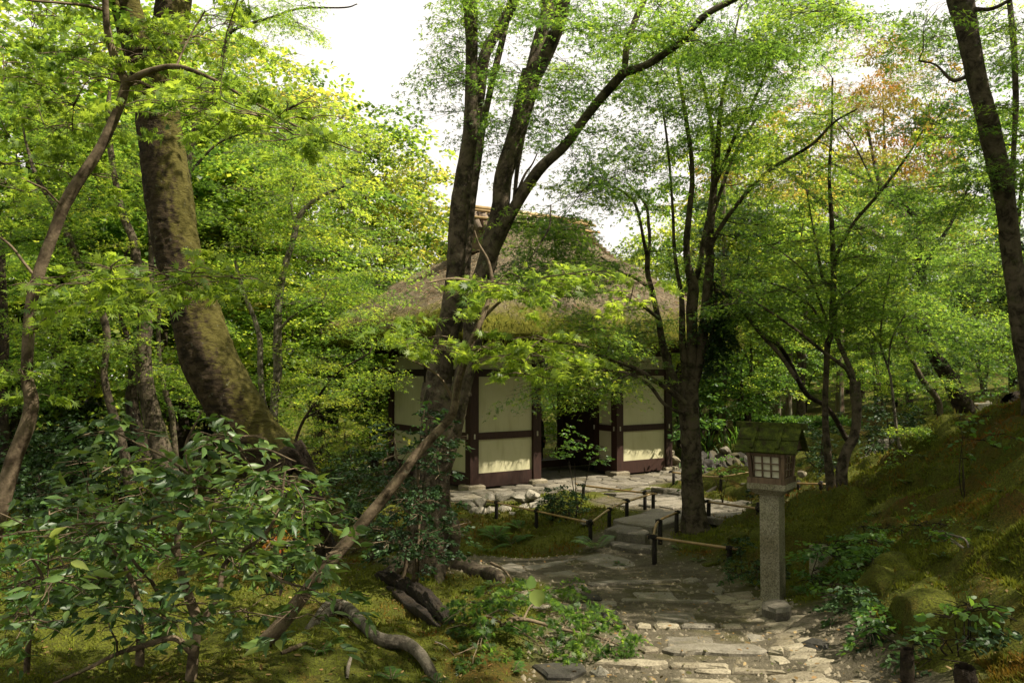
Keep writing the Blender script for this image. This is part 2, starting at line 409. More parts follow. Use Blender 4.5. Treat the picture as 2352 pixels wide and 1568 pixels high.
M['paper'] = simple('lantern_paper', (.44, .42, .30), (.56, .54, .40), 5, .7, .05, .001)
M['bamboo'] = simple('bamboo_rail', (.20, .12, .04), (.36, .25, .11), 6, .45, .2, .002, spec=.5)
M['post'] = simple('charred_post', (.010, .008, .006), (.030, .024, .018), 14, .8, .8, .006, (3, 3, 1))
M['rope'] = simple('black_twine', (.008, .007, .006), (.02, .018, .015), 60, .9, .6, .003)
def granite():
    m, nt, out = nm('granite'); tc = nt.nodes.new('ShaderNodeTexCoord'); co = tc.outputs['Object']
    sp = ramp(nt, noise(nt, co, 95, 3, .8), [(.35, (.10, .09, .065)), (.5, (.29, .27, .20)), (.68, (.44, .41, .32))])
    w = ramp(nt, noise(nt, co, 3, 4, .6), [(.35, (.55, .52, .42)), (.7, (1, 1, .95))])
    mu = nt.nodes.new('ShaderNodeMix'); mu.data_type = 'RGBA'; mu.blend_type = 'MULTIPLY'; mu.inputs[0].default_value = 1
    nt.links.new(sp, mu.inputs[6]); nt.links.new(w, mu.inputs[7])
    ms = ramp(nt, noise(nt, co, 5, 5, .7), [(.55, (0, 0, 0)), (.72, (1, 1, 1))])
    c = mixc(nt, mth(nt, 'MULTIPLY', ms, .55), mu.outputs[2], (.09, .10, .03))
    surf(nt, out, c, .85, .3, bump(nt, noise(nt, co, 90, 3, .8), .6, .006)); return m
M['granite'] = granite()
def paving(name, c1, c2, dirt=.5):
    m, nt, out = nm(name); g = nt.nodes.new('ShaderNodeNewGeometry'); co = g.outputs['Position']; oi = nt.nodes.new('ShaderNodeObjectInfo')
    f = noise(nt, co, 6, 6, .7); f2 = mth(nt, 'ADD', f, mth(nt, 'MULTIPLY', mth(nt, 'SUBTRACT', oi.outputs['Random'], .5), .5))
    c = ramp(nt, f2, [(.2, c1), (.75, c2)])
    sp = ramp(nt, noise(nt, co, 60, 4, .8), [(.40, (.45, .43, .40)), (.55, (1, 1, 1))])
    mu = nt.nodes.new('ShaderNodeMix'); mu.data_type = 'RGBA'; mu.blend_type = 'MULTIPLY'; mu.inputs[0].default_value = .75
    nt.links.new(c, mu.inputs[6]); nt.links.new(sp, mu.inputs[7])
    st = ramp(nt, noise(nt, co, 2.4, 5, .65), [(.50, (0, 0, 0)), (.68, (1, 1, 1))])
    c2_ = mixc(nt, mth(nt, 'MULTIPLY', st, dirt), mu.outputs[2], (.085, .070, .028))
    surf(nt, out, c2_, .8, .3, bump(nt, noise(nt, co, 30, 6, .75), .7, .012)); return m
M['stone'] = paving('paving_grey', (.090, .080, .062), (.225, .202, .160))
M['stone_warm'] = paving('rubble_tan', (.15, .125, .085), (.33, .29, .21), .6)
M['stone_dark'] = paving('rock_dark', (.018, .016, .013), (.060, .055, .045), .7)
M['stone_pale'] = paving('rock_pale', (.17, .15, .12), (.36, .33, .27), .4)

# ================================================================== the ground, one sheet
def axis(lo, hi, c, fine, grow):
    a = [c]; s = fine
    while a[-1] < hi: a.append(a[-1] + s); s = max(fine, (abs(a[-1] - c) - grow[0]) * grow[1])
    b = [c]; s = fine
    while b[-1] > lo: b.append(b[-1] - s); s = max(fine, (abs(b[-1] - c) - grow[0]) * grow[1])
    return np.array(sorted(set(b + a)))
gx = axis(-130, 130, 1.0, .055, (4.5, .06)); gy = axis(-30, 220, 7.0, .055, (5.0, .055))
GX, GY = np.meshgrid(gx, gy)
GH = np.vstack([ground_h(GX[i:i + 40], GY[i:i + 40]) for i in range(0, len(gy), 40)])
pdm = path_dist(GX, GY); s_, t_ = gate_st(GX, GY)
gmm = np.maximum(np.maximum(-.9 - s_, s_ - 5.9), np.maximum(-1.25 - t_, t_ - 3.6))
pmask = np.maximum(1 - sstep(-.15, .22, pdm + .12 * fbm(GX * 3, GY * 3, 9, 3)), 1 - sstep(-.1, .2, gmm))
nx, ny = len(gx), len(gy)
idx = np.arange(nx * ny).reshape(ny, nx)
F = np.stack([idx[:-1, :-1], idx[:-1, 1:], idx[1:, 1:], idx[1:, :-1]], -1).reshape(-1, 4)
V = np.stack([GX, GY, GH], -1).reshape(-1, 3)
# height against the surroundings: moss is browner in hollows of the bank
me = np_mesh('ground', V, F, True, {'trodden': ('POINT', pmask.ravel())})
m, nt, out = nm('moss_ground'); g = nt.nodes.new('ShaderNodeNewGeometry'); co = g.outputs['Position']
n1 = noise(nt, co, 1.3, 5, .65, .5); n2 = noise(nt, co, 9, 5, .7); n3 = noise(nt, co, 70, 4, .75)
f = mth(nt, 'ADD', mth(nt, 'MULTIPLY', n1, .7), mth(nt, 'MULTIPLY', n2, .3))
mossc = ramp(nt, f, [(.33, (.120, .048, .014)), (.42, (.105, .078, .014)), (.49, (.085, .100, .013)), (.64, (.165, .175, .020))])
fl = mixc(nt, ramp(nt, n3, [(.40, (0, 0, 0)), (.62, (1, 1, 1))]), mossc, (.04, .042, .010))
earth = ramp(nt, noise(nt, co, 5, 6, .7), [(.3, (.062, .052, .034)), (.7, (.150, .130, .092))])
grit = ramp(nt, noise(nt, co, 110, 3, .8), [(.56, (0, 0, 0)), (.66, (1, 1, 1))])
earth2 = mixc(nt, mth(nt, 'MULTIPLY', grit, .6), earth, (.26, .23, .18))
litter = ramp(nt, noise(nt, co, 45, 3, .8), [(.62, (0, 0, 0)), (.70, (1, 1, 1))])
at = nt.nodes.new('ShaderNodeAttribute'); at.attribute_name = 'trodden'
fl2 = mixc(nt, mth(nt, 'MULTIPLY', litter, .35), fl, (.16, .09, .04))
patch = ramp(nt, noise(nt, co, 2.1, 5, .7), [(.52, (0, 0, 0)), (.64, (1, 1, 1))])
earth3 = mixc(nt, mth(nt, 'MULTIPLY', patch, .55), earth2, (.080, .074, .020))
col = mixc(nt, at.outputs['Fac'], fl2, earth3)
hgt = mth(nt, 'ADD', mth(nt, 'MULTIPLY', noise(nt, co, 18, 5, .7), .7), mth(nt, 'MULTIPLY', n3, .5))
surf(nt, out, col, .95, .1, bump(nt, hgt, .9, .05)); M['moss_ground'] = m
ground = new_obj('ground', me, None, m); tag(ground, 'mossy woodland ground rising to a bank beside the stone path', kind='structure')

# ------------------------------------------------------------------ paving stones
path = bpy.data.objects.new('path', None); COL.objects.link(path); path.location = (1.3, 6.0, 0); tag(path, 'worn stone paved path leading down towards the gate', kind='structure')
def wobble(poly, amt=.012, sub=2):
    p = np.array(poly, float); out = []
    for a, b in zip(p, np.roll(p, -1, 0)):
        L = np.linalg.norm(b - a); k = sub if L > .15 else 1
        for i in range(k): out.append(a + (b - a) * i / k + RNG.normal(0, amt if i else amt * .4, 2))
    return out
def stone(poly, mat, lift=.018, thick=.09, bev=.012, amt=.01, sub=3, name='paving_stone', parent=None, hf=None):
    b = MB(); c = np.mean(poly, 0); z = gh(*c)
    e = .12; gxn = (gh(c[0] + e, c[1]) - gh(c[0] - e, c[1])) / (2 * e); gyn = (gh(c[0], c[1] + e) - gh(c[0], c[1] - e)) / (2 * e)
    gxn = float(np.clip(gxn, -.15, .15)); gyn = float(np.clip(gyn, -.12, .12)); tx, ty = RNG.normal(0, .006, 2)
    zf = hf or (lambda x, y: z + (gxn + tx) * (x - c[0]) + (gyn + ty) * (y - c[1]))
    b.slab(wobble(poly, amt, sub), zf, thick, bev, lift if name != 'paving_stone' or thick > .1 else lift * .55)
    return adopt(b.build(name, M[mat]), parent or path)
def pix(pts, cr): return [G(*cr(u, v))[:2] for u, v in pts]
for pts, cr, mat, lift in [
    ([(490,832),(890,765),(905,775),(515,872)], cA, 'stone', .02), ([(245,850),(400,810),(490,832),(515,872),(470,880)], cA, 'stone', .015),
    ([(640,890),(870,862),(935,895),(700,925)], cA, 'stone', .016), ([(905,780),(1080,730),(1165,735),(1000,795)], cA, 'stone', .02),
    ([(1000,797),(1150,742),(1330,785),(1380,820),(1280,850),(1180,848)], cA, 'stone', .022),
    ([(600,170),(760,145),(1250,138),(1255,152),(860,170),(640,184)], cB, 'stone', .04), ([(1262,140),(1330,125),(1390,142),(1340,158),(1265,157)], cB, 'stone', .03),
    ([(470,172),(595,168),(610,200),(600,225),(540,235),(490,205)], cB, 'stone', .035), ([(915,232),(1190,225),(1240,275),(960,278)], cB, 'stone', .012),
    ([(835,282),(1490,282),(1500,301),(850,303)], cB, 'stone', .03), ([(690,292),(800,290),(805,318),(700,325)], cB, 'stone', .03),
    ([(1050,362),(1330,362),(1370,432),(1080,436)], cB, 'stone', .012), ([(1135,525),(1480,535),(1510,600),(1155,606)], cB, 'stone', .012),
    ([(930,455),(980,445),(1050,460),(1045,485),(950,482)], cB, 'stone_warm', .045), ([(1062,458),(1150,448),(1235,460),(1225,485),(1080,487)], cB, 'stone_warm', .045),
    ([(1250,458),(1380,450),(1500,460),(1480,482),(1262,478)], cB, 'stone', .045), ([(1520,460),(1600,450),(1672,458),(1680,480),(1540,482)], cB, 'stone_warm', .035),
    ([(700,335),(750,330),(780,345),(760,362),(710,360)], cB, 'stone_warm', .05), ([(695,380),(740,366),(810,372),(790,410),(710,428)], cB, 'stone_dark', .06),
    ([(735,420),(800,418),(885,455),(870,478),(790,465)], cB, 'stone_dark', .05), ([(570,250),(690,250),(700,285),(600,280)], cB, 'stone_dark', .04),
    ([(1112,645),(1200,612),(1480,600),(1780,606),(1850,638),(1800,662),(1450,658),(1200,662)], cB, 'stone', .055), ([(1858,628),(1950,618),(1965,640),(1960,665),(1862,652)], cB, 'stone_warm', .05),
    ([(955,625),(1020,610),(1100,632),(1095,650),(1000,652)], cB, 'stone_warm', .045),
    ([(650,742),(700,712),(900,716),(1165,736),(1165,752),(980,765)], cB, 'stone_warm', .06), ([(1172,732),(1580,738),(1570,768),(1190,758)], cB, 'stone_warm', .045),
    ([(1600,760),(1980,790),(2000,812),(1600,795)], cB, 'stone_warm', .04), ([(1340,768),(1590,772),(1590,792),(1370,786)], cB, 'stone_warm', .035),
    ([(1175,828),(1600,836),(1700,900),(1150,900)], cB, 'stone_warm', .03), ([(230,745),(400,730),(580,738),(600,785),(500,838),(330,832)], cB, 'stone_dark', .05),
    ([(1430,170),(1500,165),(1560,215),(1530,245),(1445,225)], cB, 'stone', .03), ([(1860,665),(1960,670),(2010,712),(1930,725),(1870,700)], cB, 'stone_warm', .02),
    ([(1700,500),(1810,515),(1835,555),(1740,570),(1690,540)], cB, 'stone', .015), ([(1880,780),(1990,790),(2080,850),(1960,850)], cB, 'stone_warm', .02),
    ([(310,215),(370,195),(460,215),(450,250),(380,262),(320,250)], cB, 'stone_warm', .05), ([(140,225),(190,212),(215,240),(190,262),(150,255)], cB, 'stone_warm', .035),
    ([(375,308),(475,306),(480,332),(385,334)], cB, 'stone', .02), ([(500,308),(620,306),(640,330),(520,334)], cB, 'stone', .02), ([(200,310),(365,306),(370,328),(215,330)], cB, 'stone', .02)]:
    stone(pix(pts, cr), mat, lift)
peb = stone(pix([(625,780),(660,760),(720,765),(752,785),(735,808),(665,815)], cB), 'stone_pale', .075, .1, .03, .004, 2)
# steps up to the court in front of the gate, each a slab with its own riser
for k, (pts, lift, th) in enumerate([([(1170,668),(1240,662),(1520,712),(1500,740),(1320,725),(1200,700)], .05, .12), ([(1208,640),(1250,618),(1480,655),(1455,684),(1235,657)], .15, .2),
    ([(1138,603),(1230,555),(1432,578),(1385,620)], .075, .12), ([(1203,532),(1400,462),(1700,436),(1765,432),(1762,470),(1700,512),(1500,578)], .06, .13), ([(1413,448),(1500,405),(1590,404),(1602,425),(1490,450)], .05, .12)]):
    stone(pix(pts, cA), 'stone', lift, th, .015, .012)
# clipping helper and irregular cells
def clip(poly, n, c):
    o = []
    for a, b in zip(poly, poly[1:] + poly[:1]):
        da = n @ a - c; db = n @ b - c
        if da <= 0: o.append(a)
        if (da < 0) != (db < 0) and abs(da - db) > 1e-12: o.append(a + (b - a) * (da / (da - db)))
    return o
def inside(p, poly):
    r = False
    for a, b in zip(poly, poly[1:] + poly[:1]):
        if (a[1] > p[1]) != (b[1] > p[1]) and p[0] < (b[0] - a[0]) * (p[1] - a[1]) / (b[1] - a[1]) + a[0]: r = not r
    return r
def cells(region, spacing, gap, seed, aniso=1.0, ang=0.0):
    rg = np.random.default_rng(seed); reg = [np.array(p, float) for p in region]; lo = np.min(reg, 0); hi = np.max(reg, 0); pts = []
    ca, sa = math.cos(ang), math.sin(ang); R = np.array([[ca, sa], [-sa, ca]])
    for _ in range(6000):
        p = lo + (hi - lo) * rg.random(2)
        if all(np.linalg.norm((R @ (p - q)) * [1 / aniso, 1]) > spacing for q in pts): pts.append(p)
    out = []
    for p in pts:
        if not inside(p, reg): continue
        poly = [p + np.array(v) * spacing * aniso * 1.3 for v in ((-1,-1),(1,-1),(1,1),(-1,1))]
        for q in pts:
            d = q - p; L = np.linalg.norm(d)
            if 0 < L < spacing * aniso * 3: poly = clip(poly, d / L, (d / L) @ ((p + q) / 2) - gap)
            if len(poly) < 3: break
        if len(poly) > 2: out.append(poly)
    return out
rub = pix([(1500,262),(1700,250),(1830,300),(1980,300),(2060,370),(2110,520),(2300,640),(2352,846)], cB) + [P(2160,1640,3.7)[:2], P(1975,1640,3.7)[:2]] + pix([(2110,820),(1990,700),(1860,560),(1790,440),(1560,330)], cB)
for c in cells(rub, .105, .006, 5, 1.25, .6): stone(c, 'stone_warm', .012 + RNG.random() * .016, .06, .01, .005, 1)
stone(pix([(1815,360),(1880,342),(1990,352),(2018,392),(2005,420),(1910,428),(1820,400)], cB), 'stone', .085, .16, .02, .006, 2)
stone(pix([(2085,590),(2150,562),(2240,568),(2290,600),(2240,625),(2130,618)], cB), 'stone_dark', .05, .1, .02, .006, 2)

# the court of cut slabs in front of the gate
court = bpy.data.objects.new('pavement', None); COL.objects.link(court); court.location = (2.0, 12.0, GZ); tag(court, 'court of coursed grey slabs laid in front of the gate', kind='structure')
reg = [np.array(q) for q in pix([(985,272),(1090,212),(1500,190),(1760,215),(2010,262),(2330,292),(2345,395),(2185,492),(1940,440),(1760,420),(1610,400),(1500,382),(1180,302)], cA)]
lo = np.min(reg, 0) - 1; hi = np.max(reg, 0) + 1
r_ = 0; t0 = -9.0
while t0 < 0:
    wd = .26 + RNG.random() * .10; s0 = -3.0 + RNG.random() * .4
    while s0 < 9:
        ln = .45 + RNG.random() * .5
        c = G0 + GU * (s0 + ln / 2) + GV * (t0 + wd / 2)
        if inside(c, reg):
            g_ = .017; q = [G0 + GU * a + GV * b for a, b in ((s0 + g_, t0 + g_), (s0 + ln - g_, t0 + g_), (s0 + ln - g_, t0 + wd - g_), (s0 + g_, t0 + wd - g_))]
            stone(q, 'stone', .05 + RNG.random() * .012, .08, .012, .005, 2, parent=court)
        s0 += ln
    t0 += wd
# rubble apron round the gate
apron = [G0 + GU * a + GV * b for a, b in ((-.8,-1.15),(5.8,-1.15),(5.8,-.12),(-.8,-.12))]
for c in cells(apron, .17, .014, 9, 1.7, GA): stone(c, 'stone', .05 + RNG.random() * .015, .07, .014, .006, 1, parent=court)
apr2 = [G0 + GU * a + GV * b for a, b in ((1.5,-.08),(3.2,-.08),(3.2,3.5),(1.5,3.5))]
for c in cells(apr2, .34, .011, 12, 1.5, GA): stone(c, 'stone', .015 + RNG.random() * .01, .07, .014, .006, 1, parent=court)
# far strips of stone seen beyond: right of the court and behind the bank
for k, (region, sp) in enumerate([([(1630,1088),(1700,1084),(1760,1098),(1640,1102)], .22), ([(1940,1062),(1985,1032),(2040,1036),(2000,1064)], .16), ([(2020,1000),(2060,985),(2110,990),(2070,1008)], .2), ([(2226,934),(2290,916),(2300,930),(2245,944)], .15)]):
    for c in cells([G(*q)[:2] for q in region], sp, .015, 20 + k, 1.6): stone(c, 'stone_pale' if k == 3 else 'stone', .03, .08, .015, .01, 1, hf=lambda x, y: gh(x, y))
# landing and stones beyond the gate opening
bey = [G0 + GU * a + GV * b for a, b in ((.6,4.4),(4.4,4.4),(5.0,8.6),(-.4,8.6))]
for c in cells(bey, .5, .02, 31, 1.5, GA): stone(c, 'stone_pale', .03, .1, .02, .01, 1)

# ------------------------------------------------------------------ loose rocks
def rock(name, p, size, mat, label, cat='rock', group=None, seed=0, flat=.7, parent=None, sub=2, sink=.3):
    bm = bmesh.new(); bmesh.ops.create_icosphere(bm, subdivisions=sub, radius=1.0); rg = np.random.default_rng(seed)
    pl = [(rg.normal(0, 1, 3), .48 + rg.random() * .28) for _ in range(11)]
    for v in bm.verts:
        q = np.array(v.co)
        for n_, c_ in pl:
            n_ = n_ / np.linalg.norm(n_); d_ = q @ n_
            if d_ > c_: q = q - n_ * (d_ - c_)
        q = q * (1 + .12 * float(fbm(np.array([q[0] * 2 + seed]), np.array([q[1] * 2 + q[2] * 1.7]), seed, 3)[0]))
        v.co = (q[0] * size[0], q[1] * size[1], q[2] * size[2])
    me = bpy.data.meshes.new(name); bm.to_mesh(me); bm.free()
    o = new_obj(name, me, None, M[mat]); o.location = (p[0], p[1], p[2] + size[2] * (1 - sink * 2) ); o.rotation_euler = (0, 0, rg.random() * 6)
    if parent is not None: bpy.context.view_layer.update(); adopt(o, parent)
    else: tag(o, label, cat, group)
    return o
# low dry stone wall holding the gate's terrace
w = root('retaining_wall', tuple(G(1160, 1175)), 'low dry wall of pale sunlit boulders under the gate terrace', 'wall')
for k, (x, y, sx, sz) in enumerate([(1078,1160,.12,.10),(1098,1152,.13,.10),(1122,1146,.12,.1),(1152,1142,.19,.10),(1190,1140,.20,.12),(1222,1138,.16,.12),(1090,1172,.12,.1),(1108,1174,.12,.12),(1130,1176,.13,.1),
        (1096,1192,.12,.1),(1114,1196,.10,.09),(1140,1190,.12,.10),(1160,1172,.15,.1),(1205,1168,.17,.12),(1232,1160,.14,.12),(1175,1186,.1,.08),(1245,1150,.12,.10)]):
    q = P(x, y, 12.35 - .012 * (y - 1140) - (x - 1078) * .001)
    rock('stone', q - [0, 0, sz * .4], (sx, .14, sz), 'stone_pale', None, seed=100 + k, parent=w)
w = root('garden_wall', tuple(G(1690, 1082)), 'dark stone terrace wall under the strap leaved plants', 'wall')
k = 0
for row, (y0, sz) in enumerate([(1079, .17), (1064, .16), (1050, .15)]):
    for x in range(1600, 1760, 17):
        q = P(x + (row % 2) * 8 + RNG.normal(0, 2), y0 - (x - 1600) * .02, 15.0 + row * .12); k += 1
        rock('stone', q - [0, 0, sz * .5], (.11 + RNG.random() * .04, .14, sz), 'stone_dark', None, seed=200 + k, parent=w)
rock('rock', P(1548, 1062, 16.9), (.18, .16, .14), 'stone_warm', 'tan round rock beside the right end of the gate', seed=31)
rock('rock', P(1540, 1048, 17.4), (.15, .14, .13), 'stone_warm', 'tan rock behind the other one at the right end of the gate', seed=32)
rock('rock', P(1666, 1040, 15.2), (.16, .12, .10), 'stone', 'small grey rock topped with moss above the dark terrace wall', seed=33)
rock('rock', P(1842, 1092, 11.0), (.07, .07, .06), 'stone_warm', 'small mossy round rock seen just behind the lantern', seed=34)
rock('rock', G(1700, 1240), (.17, .15, .10), 'moss_ground', 'dark rock at the foot of the bank left of the lantern', seed=35)
rock('rock', P(2245, 950, 14.5), (.10, .1, .06), 'stone_pale', 'pale rock on the upper path under the leaning tree', seed=36)
rock('rock', G(1345, 1206), (.12, .10, .07), 'stone_pale', 'pale rock lying on the moss beside the stepped slabs', seed=37)

# ================================================================== the thatched gate
def gp(b, s0, t0, z0, s1, t1, z1, w, h): b.bar(gate(s0, t0, z0), gate(s1, t1, z1), w, h)
gt = root('thatched_gate', gate(2.32, 1.55), 'thatched temple gate with dark red timbers, cream plaster panels and an open passage', 'gate')
def part(b, name, mat, parent=gt):
    o = b.build(name, M[mat]); return adopt(o, parent)
PW = .17; HT = 2.42
POSTS = [(0,0),(1.33,0),(3.32,0),(4.65,0),(0,1.55),(1.33,1.75),(3.32,1.75),(4.65,1.55),(0,3.1),(1.33,3.1),(3.32,3.1),(4.65,3.1)]
for s, t in POSTS:
    b = MB(); b.bar(gate(s, t, .0), gate(s, t, HT), PW, PW, tuple(GU) + (0,)); part(b, 'post', 'timber')
    b = MB(); b.slab([np.array(gate(s, t))[:2] + GU * a * .17 + GV * c * .17 for a, c in ((-1,-1),(1,-1),(1,1),(-1,1))], lambda x, y: GZ, .12, .02, .035); part(b, 'base_stone', 'stone_warm')
def wall(s0, t0, s1, t1, outer):
    d = np.array([s1 - s0, t1 - t0]); L = np.linalg.norm(d); d /= L
    a = np.array([s0, t0]) + d * PW / 2; c = np.array([s1, t1]) - d * PW / 2
    for zc, hh in ((.10, .24), (.86, .12), (1.955, .13), (2.35, .14)):
        b = MB(); gp(b, a[0], a[1], zc, c[0], c[1], zc, .11, hh); part(b, 'rail', 'timber')
    for z0, z1 in ((.215, .80), (.92, 1.89), (2.02, 2.28)):
        b = MB(); gp(b, a[0], a[1], (z0 + z1) / 2, c[0], c[1], (z0 + z1) / 2, .05, z1 - z0); part(b, 'plaster_panel', 'plaster')
    for q in ((s0, t0), (s1, t1)):            # the pale pegs where rails pass through
        b = MB(); o = np.array(q) + np.array(outer) * (PW / 2 + .004)
        dd = d * (.0)
        gp(b, o[0] - d[0] * .014, o[1] - d[1] * .014, .86, o[0] + d[0] * .014, o[1] + d[1] * .014, .86, .012, .085); part(b, 'peg', 'peg')
wall(0, 0, 1.33, 0, (0, -1)); wall(3.32, 0, 4.65, 0, (0, -1))
wall(0, 0, 0, 1.55, (-1, 0)); wall(0, 1.55, 0, 3.1, (-1, 0))
wall(4.65, 0, 4.65, 1.55, (1, 0)); wall(3.32, 1.55, 4.65, 1.55, (0, 1)); wall(0, 1.55, 1.33, 1.55, (0, 1))
for s_ in (3.32, 1.33): wall(s_, 0, s_, .60, (-1 if s_ > 2 else 1, 0))
POSTS_INNER = [(3.32, .60), (1.33, .60)]
for s, t in POSTS_INNER:
    b = MB(); b.bar(gate(s, t, .0), gate(s, t, HT), .10, .10, tuple(GU) + (0,)); part(b, 'post', 'timber')
# open door leaves standing back against the inner walls, made of boards
for s, sg in ((3.32, -1), (1.33, 1)):
    for k in range(4):
        b = MB(); t0 = .67 + k * .25; so = s + sg * .02
        gp(b, so, t0, 1.06, so, t0 + .24, 1.06, .04, 1.98); part(b, 'door_board', 'door')
    for z in (.35, 1.1, 1.85):
        b = MB(); gp(b, s + sg * .06, .68, z, s + sg * .06, 1.64, z, .04, .10); part(b, 'door_rail', 'door')
b = MB(); gp(b, 1.42, 1.55, .07, 3.23, 1.55, .07, .16, .14); part(b, 'threshold', 'timber')
b = MB(); gp(b, 1.42, 3.1, .03, 3.23, 3.1, .03, .2, .16); part(b, 'threshold', 'timber')
for t in (0, 1.55, 3.1):
    b = MB(); gp(b, 1.42, t, 2.1, 3.23, t, 2.1, .12, .24); part(b, 'lintel', 'timber')
for t in (-.02, 1.55, 3.12):
    b = MB(); gp(b, -.9, t, 2.50, 5.55, t, 2.50, .15, .16); part(b, 'roof_beam', 'timber')
for s in (0, 1.33, 3.32, 4.65):
    b = MB(); gp(b, s, -.85, 2.42, s, 3.95, 2.42, .13, .14); part(b, 'cross_beam', 'timber')
for k in range(26):
    s = -1.0 + k * .268; b = MB(); gp(b, s, -1.12, 2.50, s, .3, 2.78, .05, .06); part(b, 'rafter', 'timber')
    b = MB(); gp(b, s, 4.22, 2.50, s, 2.8, 2.78, .05, .06); part(b, 'rafter', 'timber')
# thatch: rings of a hipped roof that turns into a gable near the top
S0, S1, T0, T1 = -1.22, 5.87, -1.27, 4.37; sm_, tm_ = (S0 + S1) / 2, (T0 + T1) / 2; LS, LT = (S1 - S0) / 2, (T1 - T0) / 2
EZ = 2.52; RH = 2.12; LR = 1.22
def ring(h):
    """half lengths and height of the roof at h in 0..1"""
    w = LT * (1 - h) ** .92 + .10 * h
    hh = min(h / .68, 1.0); l = LS + (LR - LS) * hh ** .95
    z = EZ + .30 + RH * (h ** .86)
    return l, w, z
NR, NP = 26, 46
rows = []
prof = [(LS - .55, LT - .55, EZ + .24), (LS - .16, LT - .16, EZ - .02), (LS - .04, LT - .04, EZ - .03), (LS, LT, EZ + .04), (LS + .01, LT + .01, EZ + .20), (LS - .03, LT - .03, EZ + .28)]
prof += [ring(h) for h in np.linspace(0.02, 1, NR)]
V = []
for l, w_, z in prof:
    P_ = []
    for side in range(4):
        for k in range(NP):
            u = -1 + 2 * k / NP
            x, y = [(u, -1), (1, u), (-u, 1), (-1, -u)][side]
            rr = (abs(x) ** 14 + abs(y) ** 14) ** (-1 / 14.)
            P_.append((x * l * rr, y * w_ * rr, z))
    V.append(P_)
V = np.array(V); nr, npn = V.shape[:2]
xs = V[..., 0].copy(); ys = V[..., 1].copy(); zs = V[..., 2].copy()
dn = .15 * fbm(xs * 1.9 + 7, ys * 1.9 + zs * 2, 51, 4) + .035 * fbm(xs * 11, ys * 11 + zs * 9, 52, 3)
zs += dn * 1.1; f_ = 1 + dn * .10
xs *= f_; ys *= f_
Wx = G0[0] + GU[0] * (sm_ + xs) + GV[0] * (tm_ + ys); Wy = G0[1] + GU[1] * (sm_ + xs) + GV[1] * (tm_ + ys)
V = np.stack([Wx, Wy, GZ + zs], -1).reshape(-1, 3)
i = np.arange(nr - 1)[:, None] * npn; j = np.arange(npn)[None]; j2 = (j + 1) % npn
F = np.stack([i + j, i + j2, i + npn + j2, i + npn + j], -1).reshape(-1, 4)
m, nt, out = nm('thatch'); g = nt.nodes.new('ShaderNodeNewGeometry'); co = g.outputs['Position']
mp = N(nt, 'ShaderNodeMapping'); mp.inputs['Scale'].default_value = (1, 1, .22); nt.links.new(co, mp.inputs[0])
straw = ramp(nt, noise(nt, mp.outputs[0], 26, 5, .75), [(.32, (.07, .054, .036)), (.5, (.18, .145, .095)), (.7, (.32, .265, .175))])
mot = ramp(nt, noise(nt, co, 1.7, 5, .7), [(.42, (.055, .045, .028)), (.58, (1, 1, 1))])
mm_ = nt.nodes.new('ShaderNodeMix'); mm_.data_type = 'RGBA'; mm_.blend_type = 'MULTIPLY'; mm_.inputs[0].default_value = .35; nt.links.new(straw, mm_.inputs[6]); nt.links.new(mot, mm_.inputs[7]); straw = mm_.outputs[2]
rust = ramp(nt, noise(nt, co, 3.2, 5, .7), [(.60, (0, 0, 0)), (.70, (1, 1, 1))])
straw = mixc(nt, mth(nt, 'MULTIPLY', rust, .5), straw, (.24, .11, .045))
sx = nt.nodes.new('ShaderNodeSeparateXYZ'); nt.links.new(co, sx.inputs[0])
zr = nt.nodes.new('ShaderNodeMapRange'); zr.inputs['From Min'].default_value = 3.15; zr.inputs['From Max'].default_value = 2.2; nt.links.new(sx.outputs[2], zr.inputs[0])
mf = mth(nt, 'ADD', mth(nt, 'MULTIPLY', zr.outputs[0], .60), mth(nt, 'MULTIPLY', noise(nt, co, 2.6, 6, .75), .72))
mk = ramp(nt, mf, [(.62, (0, 0, 0)), (.80, (1, 1, 1))])
mc = ramp(nt, noise(nt, co, 20, 5, .75), [(.35, (.075, .080, .012)), (.7, (.23, .22, .032))])
surf(nt, out, mixc(nt, mk, straw, mc), .95, .1, bump(nt, noise(nt, mp.outputs[0], 30, 6, .8), 1.0, .06)); M['thatch'] = m
roof = adopt(new_obj('roof', np_mesh('roof', V, F, True), None, M['thatch']), gt)
# straw and moss standing off the thatch, and the ragged fringe under the eave
def blades(P0, D, L, W, tint, name, mat, parent=None, kind='stuff'):
    n = len(P0); side = np.cross(D, RNG.normal(0, 1, (n, 3))); side /= np.linalg.norm(side, axis=1, keepdims=True) + 1e-9
    V = np.stack([P0 - side * W[:, None], P0 + side * W[:, None], P0 + D * L[:, None]], 1).reshape(-1, 3)
    F = np.arange(3 * n).reshape(-1, 3)
    o = new_obj(name, np_mesh(name, V, F, False, {'tint': ('FACE', tint)}), None, mat); o['kind'] = kind
    return adopt(o, parent) if parent is not None else o
M['straw'] = leaf_mat('straw', [(0, (.11, .08, .05)), (1, (.30, .22, .13))], trans=.8, gloss=.1, rough=.9, fac=.15, var=0)
n = 30000; u = RNG.random(n) ** 1.2; hsel = 6 + (u * (nr - 7)).astype(int); ksel = RNG.integers(0, npn, n)
VV = V.reshape(nr, npn, 3); p0 = VV[hsel, ksel] * .5 + VV[np.minimum(hsel + 1, nr - 1), (ksel + 1) % npn] * .5 + RNG.normal(0, .05, (n, 3))
dn_ = VV[hsel - 1, ksel] - VV[hsel, ksel]; dn_ /= np.linalg.norm(dn_, axis=1, keepdims=True) + 1e-6
dd = dn_ + np.array([0, 0, .5]) + RNG.normal(0, .35, (n, 3)); dd /= np.linalg.norm(dd, axis=1, keepdims=True)
